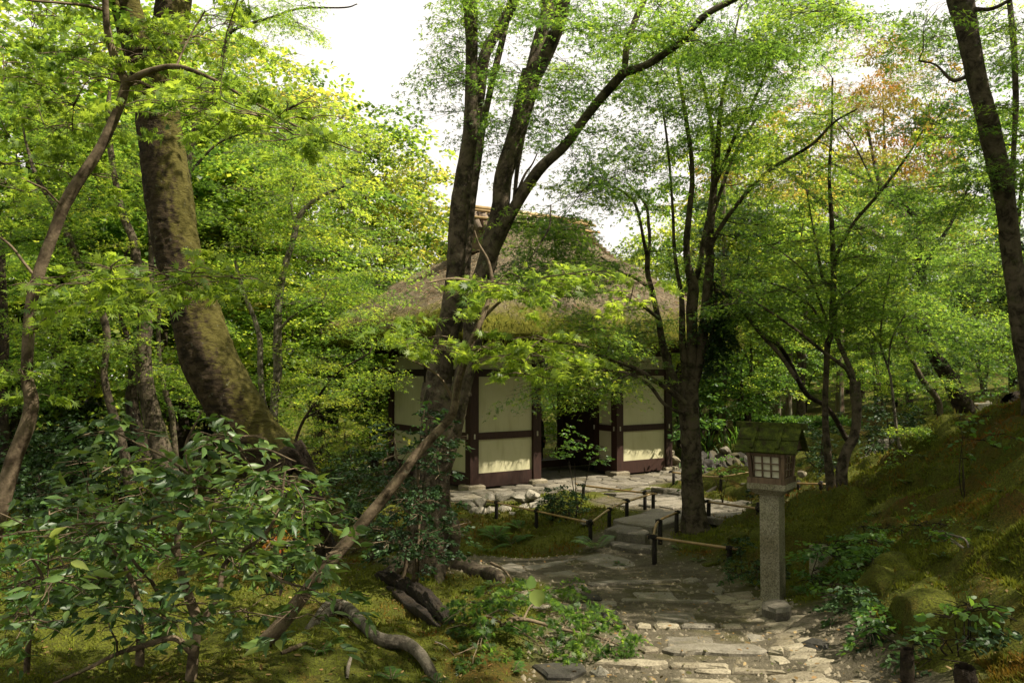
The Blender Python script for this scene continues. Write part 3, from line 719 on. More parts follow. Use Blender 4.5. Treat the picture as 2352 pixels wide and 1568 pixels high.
blades(p0 - [0, 0, .03], dd, .05 + .07 * RNG.random(n), .003 + .004 * RNG.random(n), RNG.random(n), 'thatch_straw', M['straw'], gt)
n = 9000; ksel = RNG.integers(0, npn, n); rsel = RNG.integers(2, 8, n); p0 = VV[rsel, ksel] * RNG.random((n, 1)) ; p0 = VV[rsel, ksel] + (VV[rsel, (ksel + 1) % npn] - VV[rsel, ksel]) * RNG.random((n, 1)) + RNG.normal(0, .02, (n, 3))
dd = np.array([0, 0, -.7]) + RNG.normal(0, .5, (n, 3)); dd /= np.linalg.norm(dd, axis=1, keepdims=True)
blades(p0, dd, .05 + .10 * RNG.random(n), .004 + .006 * RNG.random(n), .35 + .6 * RNG.random(n), 'eave_moss', M['moss'], gt)
# gable ends with their criss-cross bark and the heaped ridge of bark rolls and poles
for sg in (-1, 1):
    b = MB(); l = LR + .06; zb = EZ + .3 + RH * .66 ** .86; 
    for k in range(9):
        z0 = zb + k * .085; hw = max(.06, LT * (1 - .66) * 1.02 * (1 - k / 9.5)); s = sm_ + sg * (l + .10 - k * .012)
        bb = MB(); bb.bar(gate(s, tm_ - hw, z0 + .04), gate(s, tm_ + hw, z0 + .04), .10, .078); part(bb, 'gable_board', 'lwood')
M['bark_roll'] = simple('ridge_bark', (.09, .065, .045), (.24, .19, .14), 9, .85, .7, .02)
rz = EZ + .3 + RH
for k in range(13):
    s = sm_ - LR - .22 + k * (2 * LR + .44) / 12
    for sg in (-1, 1):
        b = MB(); b.tube([gate(s, tm_ + sg * .02, rz + .16), gate(s, tm_ + sg * .16, rz + .04), gate(s, tm_ + sg * .36, rz - .22)], [.085, .08, .065], 8, True, .08); part(b, 'ridge_bundle', 'bark_roll')
for k, (dt, dz, r) in enumerate([(0, .27, .05), (-.14, .19, .03), (.14, .19, .03), (-.28, .02, .028), (.28, .02, .028)]):
    b = MB(); b.tube([gate(sm_ - LR - .45 + .1 * (k % 2), tm_ + dt, rz + dz), gate(sm_, tm_ + dt, rz + dz + .02), gate(sm_ + LR + .42, tm_ + dt, rz + dz)], r, 8); part(b, 'ridge_pole', 'bamboo')

# ================================================================== lantern on its granite post
lq = G(1776, 1378); LA = math.radians(-36)
ln = root('stone_post_lantern', (lq[0], lq[1], lq[2]), 'wooden lantern with mossy board roof and paper panes on a square granite post', 'lantern', rz=LA)
ld = lq[1]; kx = ld / FP
def lp(name, b, mat, par=None):
    return b.build(name, M[mat], par or ln)
X, Y, Z = (1,0,0), (0,1,0), (0,0,1)
hz = lambda py: P(1776, py, ld)[2] - lq[2]
b = MB(); zt = hz(1128); b.box((0, 0, (zt - .15) / 2), X, Y, Z, (.155, .155, zt + .15)); lp('pillar', b, 'granite')
b = MB(); z0 = hz(1126); b.box((0, 0, z0 + .0), X, Y, Z, (.20, .20, .05), 1.5); b.box((0, 0, z0 + .048), X, Y, Z, (.31, .31, .046)); lp('platform', b, 'granite')
zb = z0 + .072; zh = hz(1040)
HB, HT_ = .122, .138
for sx_, sy_ in ((1,1),(1,-1),(-1,1),(-1,-1)):
    b = MB(); b.bar((sx_ * HB, sy_ * HB, zb), (sx_ * HT_, sy_ * HT_, zh), .030, .030, X); lp('corner_post', b, 'lwood')
for k in range(4):
    a = k * math.pi / 2; c, s = math.cos(a), math.sin(a)
    R_ = lambda x, y, z: (c * x - s * y, s * x + c * y, z)
    b = MB(); b.bar(R_(-.155, -.135, zb + .022), R_(.155, -.135, zb + .022), .026, .046); lp('sill', b, 'lwood')
    b = MB(); b.bar(R_(-.16, -HT_, zh), R_(.16, -HT_, zh), .026, .034); lp('top_rail', b, 'lwood')
    z1, z2 = zb + .048, zh - .018; H_ = z2 - z1
    off = lambda z: -(HB + (HT_ - HB) * (z - zb) / (zh - zb)) + .004
    for i in range(3):
        for j in range(3):
            xa, xb_ = -.105 + i * .07, -.105 + (i + 1) * .07; za, zc = z1 + H_ * j / 3, z1 + H_ * (j + 1) / 3
            b = MB(); zm = (za + zc) / 2; b.bar(R_(xa + .002, off(zm) + .012, zm), R_(xb_ - .002, off(zm) + .012, zm), .004, H_ / 3 - .003); lp('pane', b, 'paper')
    for i in range(4):
        x = -.105 + i * .07; b = MB(); b.bar(R_(x, off(z1), z1), R_(x, off(z2), z2), .010, .014, R_(0, 1, 0)); lp('lattice_bar', b, 'lwood')
    for j in range(1, 3):
        z = z1 + H_ * j / 3; b = MB(); b.bar(R_(-.105, off(z) - .002, z), R_(.105, off(z) - .002, z), .012, .009); lp('lattice_bar', b, 'lwood')
# roof: two slopes of overlapping mossy boards, battens and ridge
def mossroof():
    m, nt, out = nm('mossy_board'); g = nt.nodes.new('ShaderNodeTexCoord'); co = g.outputs['Object']
    c = ramp(nt, noise(nt, co, 16, 5, .7), [(.35, (.035, .030, .014)), (.5, (.050, .065, .012)), (.7, (.105, .125, .018))])
    surf(nt, out, c, .95, .1, bump(nt, noise(nt, co, 60, 6, .8), 1.0, .02)); return m
M['mossboard'] = mossroof()
rl = .25; zr = hz(986); ze = hz(1033); rw = .165
for sg in (-1, 1):
    for k in range(2):
        f0, f1 = k * .5, (k + 1) * .5 + .04
        for q in range(3):
            x0 = -rl + q * (2 * rl / 3); a = (x0 + rl / 3, sg * (.015 + f0 * rw), zr - (zr - ze) * f0 + .012 - k * .012); c = (x0 + rl / 3, sg * (.015 + f1 * rw), zr - (zr - ze) * f1 + .012 - k * .012)
            b = MB(); b.bar(a, c, 2 * rl / 3 - .004, .016); lp('roof_board', b, 'mossboard')
    for x in (-.11, .10):
        b = MB(); b.bar((x, sg * .0, zr + .034), (x, sg * (rw + .01), ze + .026), .028, .026); lp('batten', b, 'mossboard')
for sx_ in (-1, 1):
    b = MB(); b.v = [(sx_ * .20, -.17, ze + .01), (sx_ * .20, .17, ze + .01), (sx_ * .20, 0, zr - .01), (sx_ * .18, -.17, ze + .01), (sx_ * .18, .17, ze + .01), (sx_ * .18, 0, zr - .01)]
    b.f = [(0,1,2),(5,4,3),(0,3,4,1),(1,4,5,2),(2,5,3,0)]; b.sm = [False] * 5; lp('gable_board', b, 'lwood')
b = MB(); b.bar((-rl - .04, 0, zr + .035), (rl + .04, 0, zr + .035), .04, .045); lp('ridge_beam', b, 'mossboard')

# ================================================================== low bamboo rails on charred posts
def fence(label, posts, rails, cr):
    """posts: ((u,v) foot, (u,v) top); rails: lists of (u,v) with post index or None giving the distance"""
    fp = [G(*cr(*f)) for f, t in posts]
    r = root('low_bamboo_fence', tuple(fp[0]), label, 'fence', 'low bamboo rails beside the paths')
    tops = []
    for (f, t), q in zip(posts, fp):
        tp = P(*cr(*t), q[1]); tops.append(tp); b = MB(); h = max(tp[2] - q[2], .12); rr = .026
        b.tube([q - [0, 0, .1], q + [0, 0, h * .5], q + [0.004, 0, h * .97], q + [.004, 0, h]], [rr, rr, rr * .95, rr * .6], 9); adopt(b.build('post', M['post']), r)
    for line in rails:
        pts = []
        for (u, v), k in line: pts.append(P(*cr(u, v), k if isinstance(k, float) else fp[k][1] - .045))
        b = MB(); b.tube(spline([(*q, .013) for q in pts], 5)[:, :3], .014, 7, True, .06); adopt(b.build('rail', M['bamboo']), r)
        for ((u, v), k), q in zip(line, pts):
            if isinstance(k, int):
                b = MB()
                for z in (-.012, .0, .012): b.tube([q + [-.032, -.012 + z, z], q + [0, -.03, .018 + z], q + [.032, -.012, z], q + [.02, .05, z], q + [-.02, .05, -z], q + [-.032, -.012, z]], .006, 5)
                adopt(b.build('lashing', M['rope']), r)
    return r
fence('bamboo rail running from the pale wall and up beside the stepped slabs', [((285,458),(285,318)),((598,532),(598,374)),((1022,628),(1018,462)),((1170,522),(1173,368)),((1308,442),(1312,300)),((1515,398),(1516,236))],
      [[((200,313),12.3),((285,332),0),((598,398),1),((1010,487),2)], [((1022,492),2),((1172,383),3),((1312,322),4),((1530,255),5)]], cA)
fence('short bamboo rail along the edge of the slab court before the gate', [((968,276),(970,184)),((1450,388),(1450,234))], [[((905,182),13.2),((968,198),0),((1450,256),1),((1540,262),10.9)]], cA)
fence('bamboo rail with a bend beside the foot of the forked maple', [((1525,815),(1522,598)),((1570,662),(1573,466)),((1698,567),(1712,397)),((2112,790),(2115,668))],
      [[((1500,603),0),((1525,604),0),((2112,688),3),((2168,694),3)], [((1515,600),0),((1555,478),1),((1705,408),2)]], cA)
fence('straight bamboo rail between the forked maple and the lantern', [((1950,478),(1945,320)),((2340,412),(2340,362))], [[((1940,325),0),((2340,378),1)]], cA)
fence('far bamboo rail behind the forked maple by the moss strip', [((1675,188),(1672,84)),((2045,242),(2045,148))], [[((1655,92),0),((1850,118),13.4),((2045,128),1),((2290,88),13.2)]], cA)
cZ = crop(1780, 1020, 300 / 1568)
fence('short bamboo rail seen to the right behind the lantern', [((1425,1062),(1425,988)),((1130,1050),(1130,985))], [[((1090,980),1),((1425,990),0),((1512,996),0)]], cZ)

# ================================================================== leaves
def norm(a): return a / (np.linalg.norm(a, axis=-1, keepdims=True) + 1e-9)
def star(lobes, inner, droop, first=-1.95, last=1.95):
    V = [(0, 0, 0)]; n = lobes; ang = np.linspace(first, last, n)
    V[0] = (0, .12, 0)
    ring = [(0.0, -.04, 0.0)]
    for k, a in enumerate(ang):
        L = (1.0 - .22 * abs(a) / last - .18 * (abs(a) / last) ** 3) * .62
        ring.append((math.sin(a) * L, .12 + math.cos(a) * L, -droop * L * L))
        if k < n - 1:
            m_ = (a + ang[k + 1]) / 2; ring.append((math.sin(m_) * inner, .12 + math.cos(m_) * inner, .01))
    V += ring; r = len(ring)
    return np.array(V), np.array([(0, 1 + i, 1 + (i + 1) % r) for i in range(r)][::-1])[:, ::-1]
T7 = star(7, .17, .35); T5 = star(5, .17, .3)
V5 = T5[0]
# lean version for the many leaves far away: three lobes of one triangle each
T3 = (np.array([(0,0,0), (-.09,.22,0), (0,.66,-.1), (.09,.22,0), (-.52,.30,-.08), (.52,.30,-.08), (-.05,.02,0), (.05,.02,0)]), np.array([(1,3,2), (6,1,4), (7,5,3), (6,3,1)]))
TK = (np.array([(0,0,0), (-.42,.4,-.06), (0,.95,-.1), (.42,.4,-.06)]), np.array([(0,3,2), (0,2,1)]))
TE = (np.array([(0,0,0), (-.15,.22,.05), (-.19,.50,.045), (-.10,.80,.0), (0,1.05,-.13), (.10,.80,0), (.19,.50,.045), (.15,.22,.05), (0,.25,-.0), (0,.5,-.01), (0,.8,-.05)]),
      np.array([(0,8,1),(1,8,9),(1,9,2),(2,9,10),(2,10,3),(3,10,4),(0,7,8),(8,7,6),(8,6,9),(9,6,5),(9,5,10),(10,5,4)]))
TO = (np.array([(0,0,0), (-.24,.3,.04), (-.2,.75,.02), (0,1.0,-.05), (.2,.75,.02), (.24,.3,.04)]), np.array([(0,5,1),(1,5,4),(1,4,2),(2,4,3)]))
def leaves(T, Pos, Dir, Nrm, size, tint):
    """vertices and faces of one leaf per row"""
    tv, tf = T; Dir = norm(Dir); Nrm = norm(Nrm - Dir * (Nrm * Dir).sum(-1, keepdims=True)); X = np.cross(Dir, Nrm)
    V = Pos[:, None] + size[:, None, None] * (tv[None, :, 0:1] * X[:, None] + tv[None, :, 1:2] * Dir[:, None] + tv[None, :, 2:3] * Nrm[:, None])
    F = (tf[None] + (np.arange(len(Pos)) * len(tv))[:, None, None]).reshape(-1, 3)
    return V.reshape(-1, 3), F, np.repeat(tint, len(tf))
TRI = [0]
MULT = 2.1
class Plant:
    def __init__(s, seed):
        s.rg = np.random.default_rng(seed); s.V = []; s.F = []; s.nv = 0; s.nodes = []; s.rad = []; s.tv = []; s.tf = []; s.tn = 0; s.L = []; s.mult = MULT
    def limb(s, pts, sides=10, jit=.09, attach=True, per=6, ridge=0.0):
        """pts rows: x,y,z,r"""
        if sides >= 12 and not ridge: ridge = .04; per = max(per, 12); sides = int(sides * 1.6)
        q = spline(pts, per); V, F = tube_np(q[:, :3], np.maximum(q[:, 3], .002), sides, jit, s.rg.random() * 9, ridge)
        s.V.append(V); s.F.append(F + s.nv); s.nv += len(V)
        if attach:
            s.nodes += list(q[:, :3]); s.rad += list(q[:, 3])
        return q
    def twig(s, a, b, r0, r1, sag=.0, n=4, sides=4, attach=True):
        t = np.linspace(0, 1, n + 1)[:, None]; L = np.linalg.norm(b - a)
        mid = s.rg.normal(0, .05 * L, 3); mid[2] += sag * L
        q = a * (1 - t) + b * t + 4 * t * (1 - t) * mid + np.vstack([np.zeros(3), s.rg.normal(0, .022 * L, (n - 1, 3)), np.zeros(3)])
        V, F = tube_np(q, np.linspace(r0, r1, n + 1), sides)
        s.tv.append(V); s.tf.append(F + s.tn); s.tn += len(V)
        if attach: s.nodes += list(q[1:]); s.rad += list(np.linspace(r0, r1, n + 1)[1:])
        return q
    def pads(s, C, R, n, T, size, tilt=.35, thick=.16, droop=.3, tint=(.5, .2), minr=0.0, rmax=.03, twigs=4, out_lean=.25, reach=99, fill=.4):
        """C centres, R radii: join each to the nearest wood by a twig and spread a flat spray of leaves over it"""
        rg = s.rg; C = np.asarray(C, float); order = np.argsort([np.min(np.linalg.norm(np.array(s.nodes) - c, axis=1)) for c in C])
        for k in order:
            c = C[k]; R_ = R[k] if np.ndim(R) else R
            nd = np.array(s.nodes); rd = np.array(s.rad); dv = c - nd; ds = np.linalg.norm(dv, axis=1)
            j = int(np.argmin(ds + .5 * np.maximum(0, -dv[:, 2]) + np.where(rd < minr, 50, 0) + .15 * rd * 10)); a = nd[j]; L = ds[j]
            if L > reach: continue
            od = dv[j] / (L + 1e-6); od[2] *= .3
            if L > .12:
                q = s.twig(a, c, min(rd[j] * .7, rmax, .004 + .009 * L), .0035, .06, 3 + int(L * 2.2), 5 if L > .8 else 4)
            else: q = [a, c]
            fwd = norm(np.array([od[0], od[1], 0]) + 1e-6); lat = np.array([-fwd[1], fwd[0], 0])
            m = int((n[k] if np.ndim(n) else n) * s.mult)
            for _ in range(twigs):
                an = rg.normal(0, .9); tip = c + R_ * .85 * (fwd * math.cos(an) + lat * math.sin(an)) + [0, 0, rg.normal(0, .06) * R_ - droop * .3 * R_]
                st = a + (c - a) * rg.uniform(.6, 1.0)
                s.twig(st, tip, .0035, .0015, .05, 3, 3, False)
            nsub = max(3, int(m / 20)); sc = np.sqrt(rg.random(nsub)) ; sa = rg.random(nsub) * 6.283     # leaves gather in little bunches, so gaps stay open
            bc = np.stack([sc * np.cos(sa) * 1.15, sc * np.sin(sa) * .85, rg.normal(0, 1, nsub) * thick], 1)
            w = rg.integers(0, nsub, m); q_ = bc[w] + rg.normal(0, 1, (m, 3)) * [.12, .12, .04] * (1 + fill)
            rr = np.hypot(q_[:, 0], q_[:, 1])
            off = R_ * (q_[:, :1] * fwd + q_[:, 1:2] * lat); off[:, 2] += R_ * (q_[:, 2] - droop * rr ** 2 * .45)
            off[:, 2] -= out_lean * off @ np.append(fwd[:2], 0) 
            pos = c + off
            dr = norm(off * [1, 1, 0] + 1e-5) * .8 + fwd * .5 + rg.normal(0, .75, (m, 3)) * [1, 1, .35] + [0, 0, -.25]
            nr = np.array([0, 0, 1.0]) + rg.normal(0, tilt * 1.45, (m, 3)) + norm(off * [1, 1, 0] + 1e-5) * .15
            tt = np.clip(rg.normal(tint[0] + rg.normal(0, tint[1] * 1.0), tint[1] * .8, m), 0, 1)
            s.L.append((pos, dr, nr, size * rg.uniform(.7, 1.2, m), tt, T))
    def wood(s):
        V = np.vstack(s.V) if s.V else np.zeros((0, 3)); F = np.vstack(s.F) if s.F else np.zeros((0, 4), int)
        return V, F
    def finish(s, name, loc, label, cat, bark, leafm, group=None, big=0, T=None, trunk='trunk', crown='crown', local=False, world=True, tlabel=None):
        """root Empty with the trunk, the twigs and the crown of leaves as its parts; the 'big' leaves showing largest each get an object"""
        r = root(name, tuple(loc), label, cat, group)
        V, F = s.wood()
        if trunk == 'stem':
            o0 = 0
            for Vk, Fk in zip(s.V, s.F):
                adopt(new_obj('stem', np_mesh('stem', Vk, Fk - o0, True), None, bark), r); o0 += len(Vk); TRI[0] += 2 * len(Fk)
        elif len(V):
            o = new_obj(trunk, np_mesh(trunk, V, F, True), None, bark); (adopt(o, r) if world else setattr(o, 'parent', r)); TRI[0] += 2 * len(F)
            if tlabel: o['label'] = tlabel
        if s.tv:
            V2 = np.vstack(s.tv); F2 = np.vstack(s.tf); o = new_obj('branches', np_mesh('branches', V2, F2, True), None, bark); o['kind'] = 'stuff'
            (adopt(o, r) if world else setattr(o, 'parent', r)); TRI[0] += 2 * len(F2)
        if s.L:
            Tt = s.L[0][5]; pos, dr, nr = [np.vstack([l[k] for l in s.L]) for k in range(3)]; sz, ti = [np.concatenate([l[k] for l in s.L]) for k in (3, 4)]
            keep = np.ones(len(pos), bool)
            if big:
                app = sz / np.maximum(np.linalg.norm(pos - [0, 0, EYE], axis=1), .3)
                inn = (np.abs(pos[:, 0] / np.maximum(pos[:, 1], .1)) < .64) & (np.abs((pos[:, 2] - EYE) / np.maximum(pos[:, 1], .1) - .036) < .43) & (pos[:, 1] > .3)
                o_ = np.argsort(-app * inn)[:big]; o_ = o_[inn[o_]]; keep[o_] = False
                for t0 in np.linspace(0, .75, 4):
                    Vt = Tt[0]; mesh = np_mesh('leaf', Vt, Tt[1], False, {'tint': ('FACE', np.full(len(Tt[1]), t0 + .125))}); mesh.materials.append(leafm)
                    for i in o_[(ti[o_] >= t0) & (ti[o_] < t0 + .25 + (1e-3 if t0 < .7 else 1))]:
                        d_ = norm(dr[i]); n_ = norm(nr[i] - d_ * (nr[i] @ d_)); x_ = np.cross(d_, n_)
                        o = bpy.data.objects.new('leaf', mesh); COL.objects.link(o); o.parent = r
                        Mw = Matrix(((x_[0], d_[0], n_[0], 0), (x_[1], d_[1], n_[1], 0), (x_[2], d_[2], n_[2], 0), (0, 0, 0, 1)))
                        o.matrix_basis = Matrix.Translation(Vector(pos[i]) - r.location) @ Mw @ Matrix.Scale(float(sz[i]), 4)
            V, F, a = leaves(Tt, pos[keep], dr[keep], nr[keep], sz[keep], ti[keep])
            nmx = 'foliage' if big or crown == 'foliage' else crown
            o = new_obj(nmx, np_mesh(nmx, V, F, False, {'tint': ('FACE', a)}), None, leafm); o['kind'] = 'stuff'; TRI[0] += len(F)
            (adopt(o, r) if world else setattr(o, 'parent', r))
        return r
def px_limb(pts, d0, d1=None, wscale=1.0):
    """pts: (px,py,width in px[,d]) seen in the picture, distance running from d0 to d1"""
    d1 = d0 if d1 is None else d1; n = len(pts); out = []
    for k, p in enumerate(pts):
        d = p[3] if len(p) > 3 else d0 + (d1 - d0) * k / max(1, n - 1)
        q = P(p[0], p[1], d); out.append((*q, p[2] * wscale * d / FP / 2))
    return out
OPEN = [(295, 430, -60, 66, 9.5), (315, 470, 265, 570, 9.5), (400, 640, 690, 1000, 9.5), (1020, 1210, 380, 590, 8.2), (690, 1020, -200, 150, 12), (830, 1010, 100, 330, 12), (1330, 1480, 500, 575, 16), (1480, 1545, 640, 740, 9.3),
        (880, 980, 860, 1000, 8), (1095, 1225, 880, 1100, 12), (1420, 1530, 880, 1080, 12), (60, 300, 190, 330, 4.45), (20, 200, 420, 620, 4.6)]
def blob(rg, cx, cy, rx, ry, d0, d1, n, shell=0):
    out = []
    for _ in range(n):
        for _try in range(25):
            a = rg.random() * 6.283; r = math.sqrt(rg.random()); d = rg.uniform(d0, d1); x = cx + rx * r * math.cos(a); y = cy + ry * r * math.sin(a)
            if not any(o[0] < x < o[1] and o[2] < y < o[3] and d < o[4] for o in OPEN): out.append(P(x, y, d)); break
    return np.array(out) if out else np.zeros((0, 3))

# ================================================================== the trees one can tell apart
# T1 slender forked maple close on the left
def below(pts, extra=.25):
    return pts
t = Plant(1)
t.limb(px_limb([(-75,1440,60),(-40,1290,50),(0,1165,42),(30,1060,38),(72,940,36),(62,850,30),(75,680,30),(130,520,28),(160,450,30),(230,340,26),(275,240,26),(290,188,25)], 4.5, None, .86), 12)
t.limb(px_limb([(290,190,22),(255,110,18),(243,30,15),(243,-60,13),(250,-200,10)], 4.5, 4.3), 8)
t.limb(px_limb([(288,192,19),(340,165,15),(405,153,12),(480,178,9),(560,222,7),(700,300,5),(830,352,3)], 4.5, 4.0), 7)
t.limb(px_limb([(243,25,8),(200,14,8),(150,8,6),(60,0,5),(-20,-20,4)], 4.4, 4.1), 6)
t.limb(px_limb([(72,765,11),(100,735,9),(150,710,8),(220,680,7),(330,640,6),(420,622,5),(520,650,3)], 4.5, 3.7), 6)
t.limb(px_limb([(85,640,8),(60,610,7),(20,560,6),(-40,520,4)], 4.5, 4.4), 6)
C = np.vstack([blob(t.rg, 60, 110, 150, 160, 4.5, 5.6, 17), blob(t.rg, 330, 60, 120, 90, 4.4, 5.4, 9), blob(t.rg, 260, 240, 200, 90, 4.4, 5.4, 10), blob(t.rg, 450, 235, 170, 55, 3.6, 4.4, 10),
               blob(t.rg, 90, 360, 140, 90, 3.9, 5.2, 9), blob(t.rg, 600, 290, 140, 60, 3.7, 4.6, 6), blob(t.rg, 350, 640, 210, 45, 3.4, 4.2, 11), blob(t.rg, 180, 690, 120, 60, 3.8, 4.6, 5), blob(t.rg, 60, 900, 60, 60, 4.2, 5.0, 3), blob(t.rg, 470, 40, 90, 60, 4.2, 5.4, 4),
               blob(t.rg, 250, -180, 500, 140, 3.6, 6, 22)])
t.pads(C, .22, 36, T7, .064, tilt=.66, thick=.16, droop=.35, tint=(.72, .2), rmax=.008, twigs=4)
b_ = G(10, 1330); t.finish('maple_tree', P(-75, 1440, 4.5), 'slender maple nearest on the left, trunk bending up to a fork with bright star leaves', 'tree', M['bark_smooth'], M['maple_near'], big=280)

# T2 massive leaning cherry
t = Plant(2)
t.limb(px_limb([(770,1310,250),(735,1235,200),(690,1150,172),(632,1070,158),(578,1007,150),(538,932,144),(482,831,141),(446,705,119),(408,580,118),(389,453,120),(366,300,108),(362,252,108),(355,180,114),(350,125,135)], 9.4, 8.8, .86), 90, .05, per=36, ridge=.05)
t.limb(px_limb([(350,150,90),(322,110,78),(300,50,72),(280,-40,66),(240,-250,52),(180,-450,34)], 8.8, 8.4), 16)
t.limb(px_limb([(352,150,90),(378,105,78),(395,40,76),(405,-40,72),(450,-250,56),(560,-450,34)], 8.8, 9.2), 16)
for a in ([(300,50,30),(200,-60,24),(60,-160,16),(-80,-240,8)], [(450,-250,30),(560,-300,22),(700,-330,14),(820,-330,7)], [(240,-250,26),(120,-330,18),(0,-380,9)]): t.limb(px_limb(a, 8.6, 7.6), 8)
C = np.vstack([blob(t.rg, 300, -420, 620, 230, 6.5, 10.5, 60), blob(t.rg, 120, -80, 260, 60, 7.5, 9.5, 10)])
t.pads(C, .55, 95, TO, .085, tilt=.7, thick=.3, tint=(.5, .2), rmax=.03)
t.finish('cherry_tree', G(720, 1270), 'massive leaning tree with golden moss on its ridged bark, forking at the top', 'tree', M['bark_cherry'], M['maple'])

# T4 tall multi-stemmed maple in front of the gate
t = Plant(4)
t.limb(px_limb([(985,1330,190),(985,1270,135),(987,1194,100),(990,1099,84),(1003,1048,84),(1010,996,90),(1012,930,92),(1015,880,84)], 8.0), 20, .1)
t.limb(px_limb([(1005,960,58),(1008,867,58),(1022,790,52),(1037,705,46),(1047,605,43),(1054,504,42),(1066,403,38),(1080,302,36),(1082,201,30),(1083,101,28),(1078,0,33),(1070,-120,28),(1040,-330,20),(1000,-520,12)], 8.0, 7.6), 14)
t.limb(px_limb([(1080,340,26),(1100,227,26),(1114,126,26),(1150,62,26),(1180,0,24),(1215,-120,20),(1260,-320,12)], 7.9, 8.3), 12)
t.limb(px_limb([(1050,760,26),(1062,680,26),(1070,590,26),(1078,500,24),(1092,400,20),(1108,300,17),(1128,200,15),(1150,110,15),(1175,0,12),(1200,-150,9)], 8.4, 8.8), 9)
t.limb(px_limb([(1030,1010,50),(1050,930,50),(1066,860,46),(1083,790,46),(1086,705,45),(1118,605,43),(1131,554,44),(1149,479,42),(1156,403,41),(1189,302,41),(1210,215,45),(1222,165,46)], 7.9, 7.7), 14)
t.limb(px_limb([(1215,190,34),(1238,100,34),(1255,40,34),(1265,-60,28),(1290,-250,18)], 7.7, 8.0), 10)
t.limb(px_limb([(1222,190,34),(1262,110,32),(1285,50,31),(1295,0,30),(1320,-120,24),(1380,-330,14)], 7.7, 7.2), 10)
t.limb(px_limb([(1118,610,34),(1140,555,34),(1174,489,28),(1235,393,26),(1295,338,24),(1350,262,22),(1401,201,22),(1434,166,21)], 7.8, 7.2), 10)
t.limb(px_limb([(1434,170,15),(1441,101,15),(1466,30,14),(1482,-10,13),(1500,-120,10),(1560,-260,6)], 7.2, 7.4), 8)
t.limb(px_limb([(1432,168,20),(1487,149,18),(1537,116,17),(1571,91,18),(1617,38,16),(1688,-2,14),(1800,-60,11),(1960,-120,7)], 7.2, 6.8), 8)
t.limb(px_limb([(1168,520,11),(1180,464,9),(1189,383,10),(1205,300,8),(1212,240,6)], 7.9, 8.3), 6)
t.limb(px_limb([(1184,452,8),(1205,402,6),(1222,378,4),(1234,352,3)], 8.0, 8.2), 5)
t.limb(px_limb([(1075,910,20),(1070,880,20),(1074,830,24),(1080,800,20)], 7.85), 7)
t.limb(px_limb([(1265,470,3),(1262,520,4),(1240,560,4),(1220,590,3),(1170,640,2)], 6.8, 6.5), 4, attach=False)
# surface roots
for a in ([(1010,1260,50,8.0),(1060,1300,46,7.8),(1105,1335,40,7.5),(1145,1385,30,7.1),(1165,1420,16,6.8)], [(960,1270,44,8.0),(915,1300,34,7.7),(880,1330,24,7.3),(850,1365,12,6.9)], [(1000,1280,40,7.9),(1010,1330,28,7.6),(1000,1370,14,7.2)], [(1025,1180,30,7.9),(1042,1220,34,7.85),(1040,1270,30,7.8)], [(950,1230,40,8.1),(880,1262,26,8.4),(820,1276,14,8.8)]):
    q = []
    for x, y, w_, d in a: p = P(x, y, d); g_ = gh(p[0], p[1]); q.append((p[0], p[1], max(min(p[2], g_ + .5), g_ + .02) if y > 1240 else p[2], w_ * d / FP / 2))
    q[-1] = (q[-1][0], q[-1][1], q[-1][2] - .12, .02)
    t.limb(q, 9, .15, attach=False)
C = np.vstack([blob(t.rg, 1010, 150, 60, 110, 7.0, 9.0, 10), blob(t.rg, 960, 60, 60, 60, 7.0, 9, 4), blob(t.rg, 1060, 30, 160, 60, 6.5, 9.5, 12), blob(t.rg, 1250, 120, 130, 120, 6.8, 9.5, 14), blob(t.rg, 1140, 350, 60, 90, 7.6, 9, 5), blob(t.rg, 1290, 260, 90, 90, 7, 9, 8),
               blob(t.rg, 1420, 60, 160, 80, 6.5, 9, 13), blob(t.rg, 1600, 60, 190, 90, 6.3, 9, 16), blob(t.rg, 1380, 350, 100, 100, 7, 9.5, 15), blob(t.rg, 1720, 110, 120, 70, 6.2, 8, 10), blob(t.rg, 1250, 560, 100, 70, 7.0, 9.5, 24), blob(t.rg, 1300, 620, 110, 50, 7, 9.5, 12), blob(t.rg, 1880, 40, 120, 70, 6.2, 8, 9), blob(t.rg, 1500, 200, 120, 70, 7, 9, 8),
               blob(t.rg, 1290, -330, 650, 260, 4.8, 10.5, 75), blob(t.rg, 1150, 300, 40, 150, 8, 9, 4)])
t.pads(C, .42, 110, T3, .068, tilt=.29, thick=.10, droop=.4, tint=(.42, .2), rmax=.02)
t.finish('maple_tree', G(985, 1290), 'tall maple of several grey stems and spreading roots standing before the gate', 'tree', M['bark'], M['maple'])

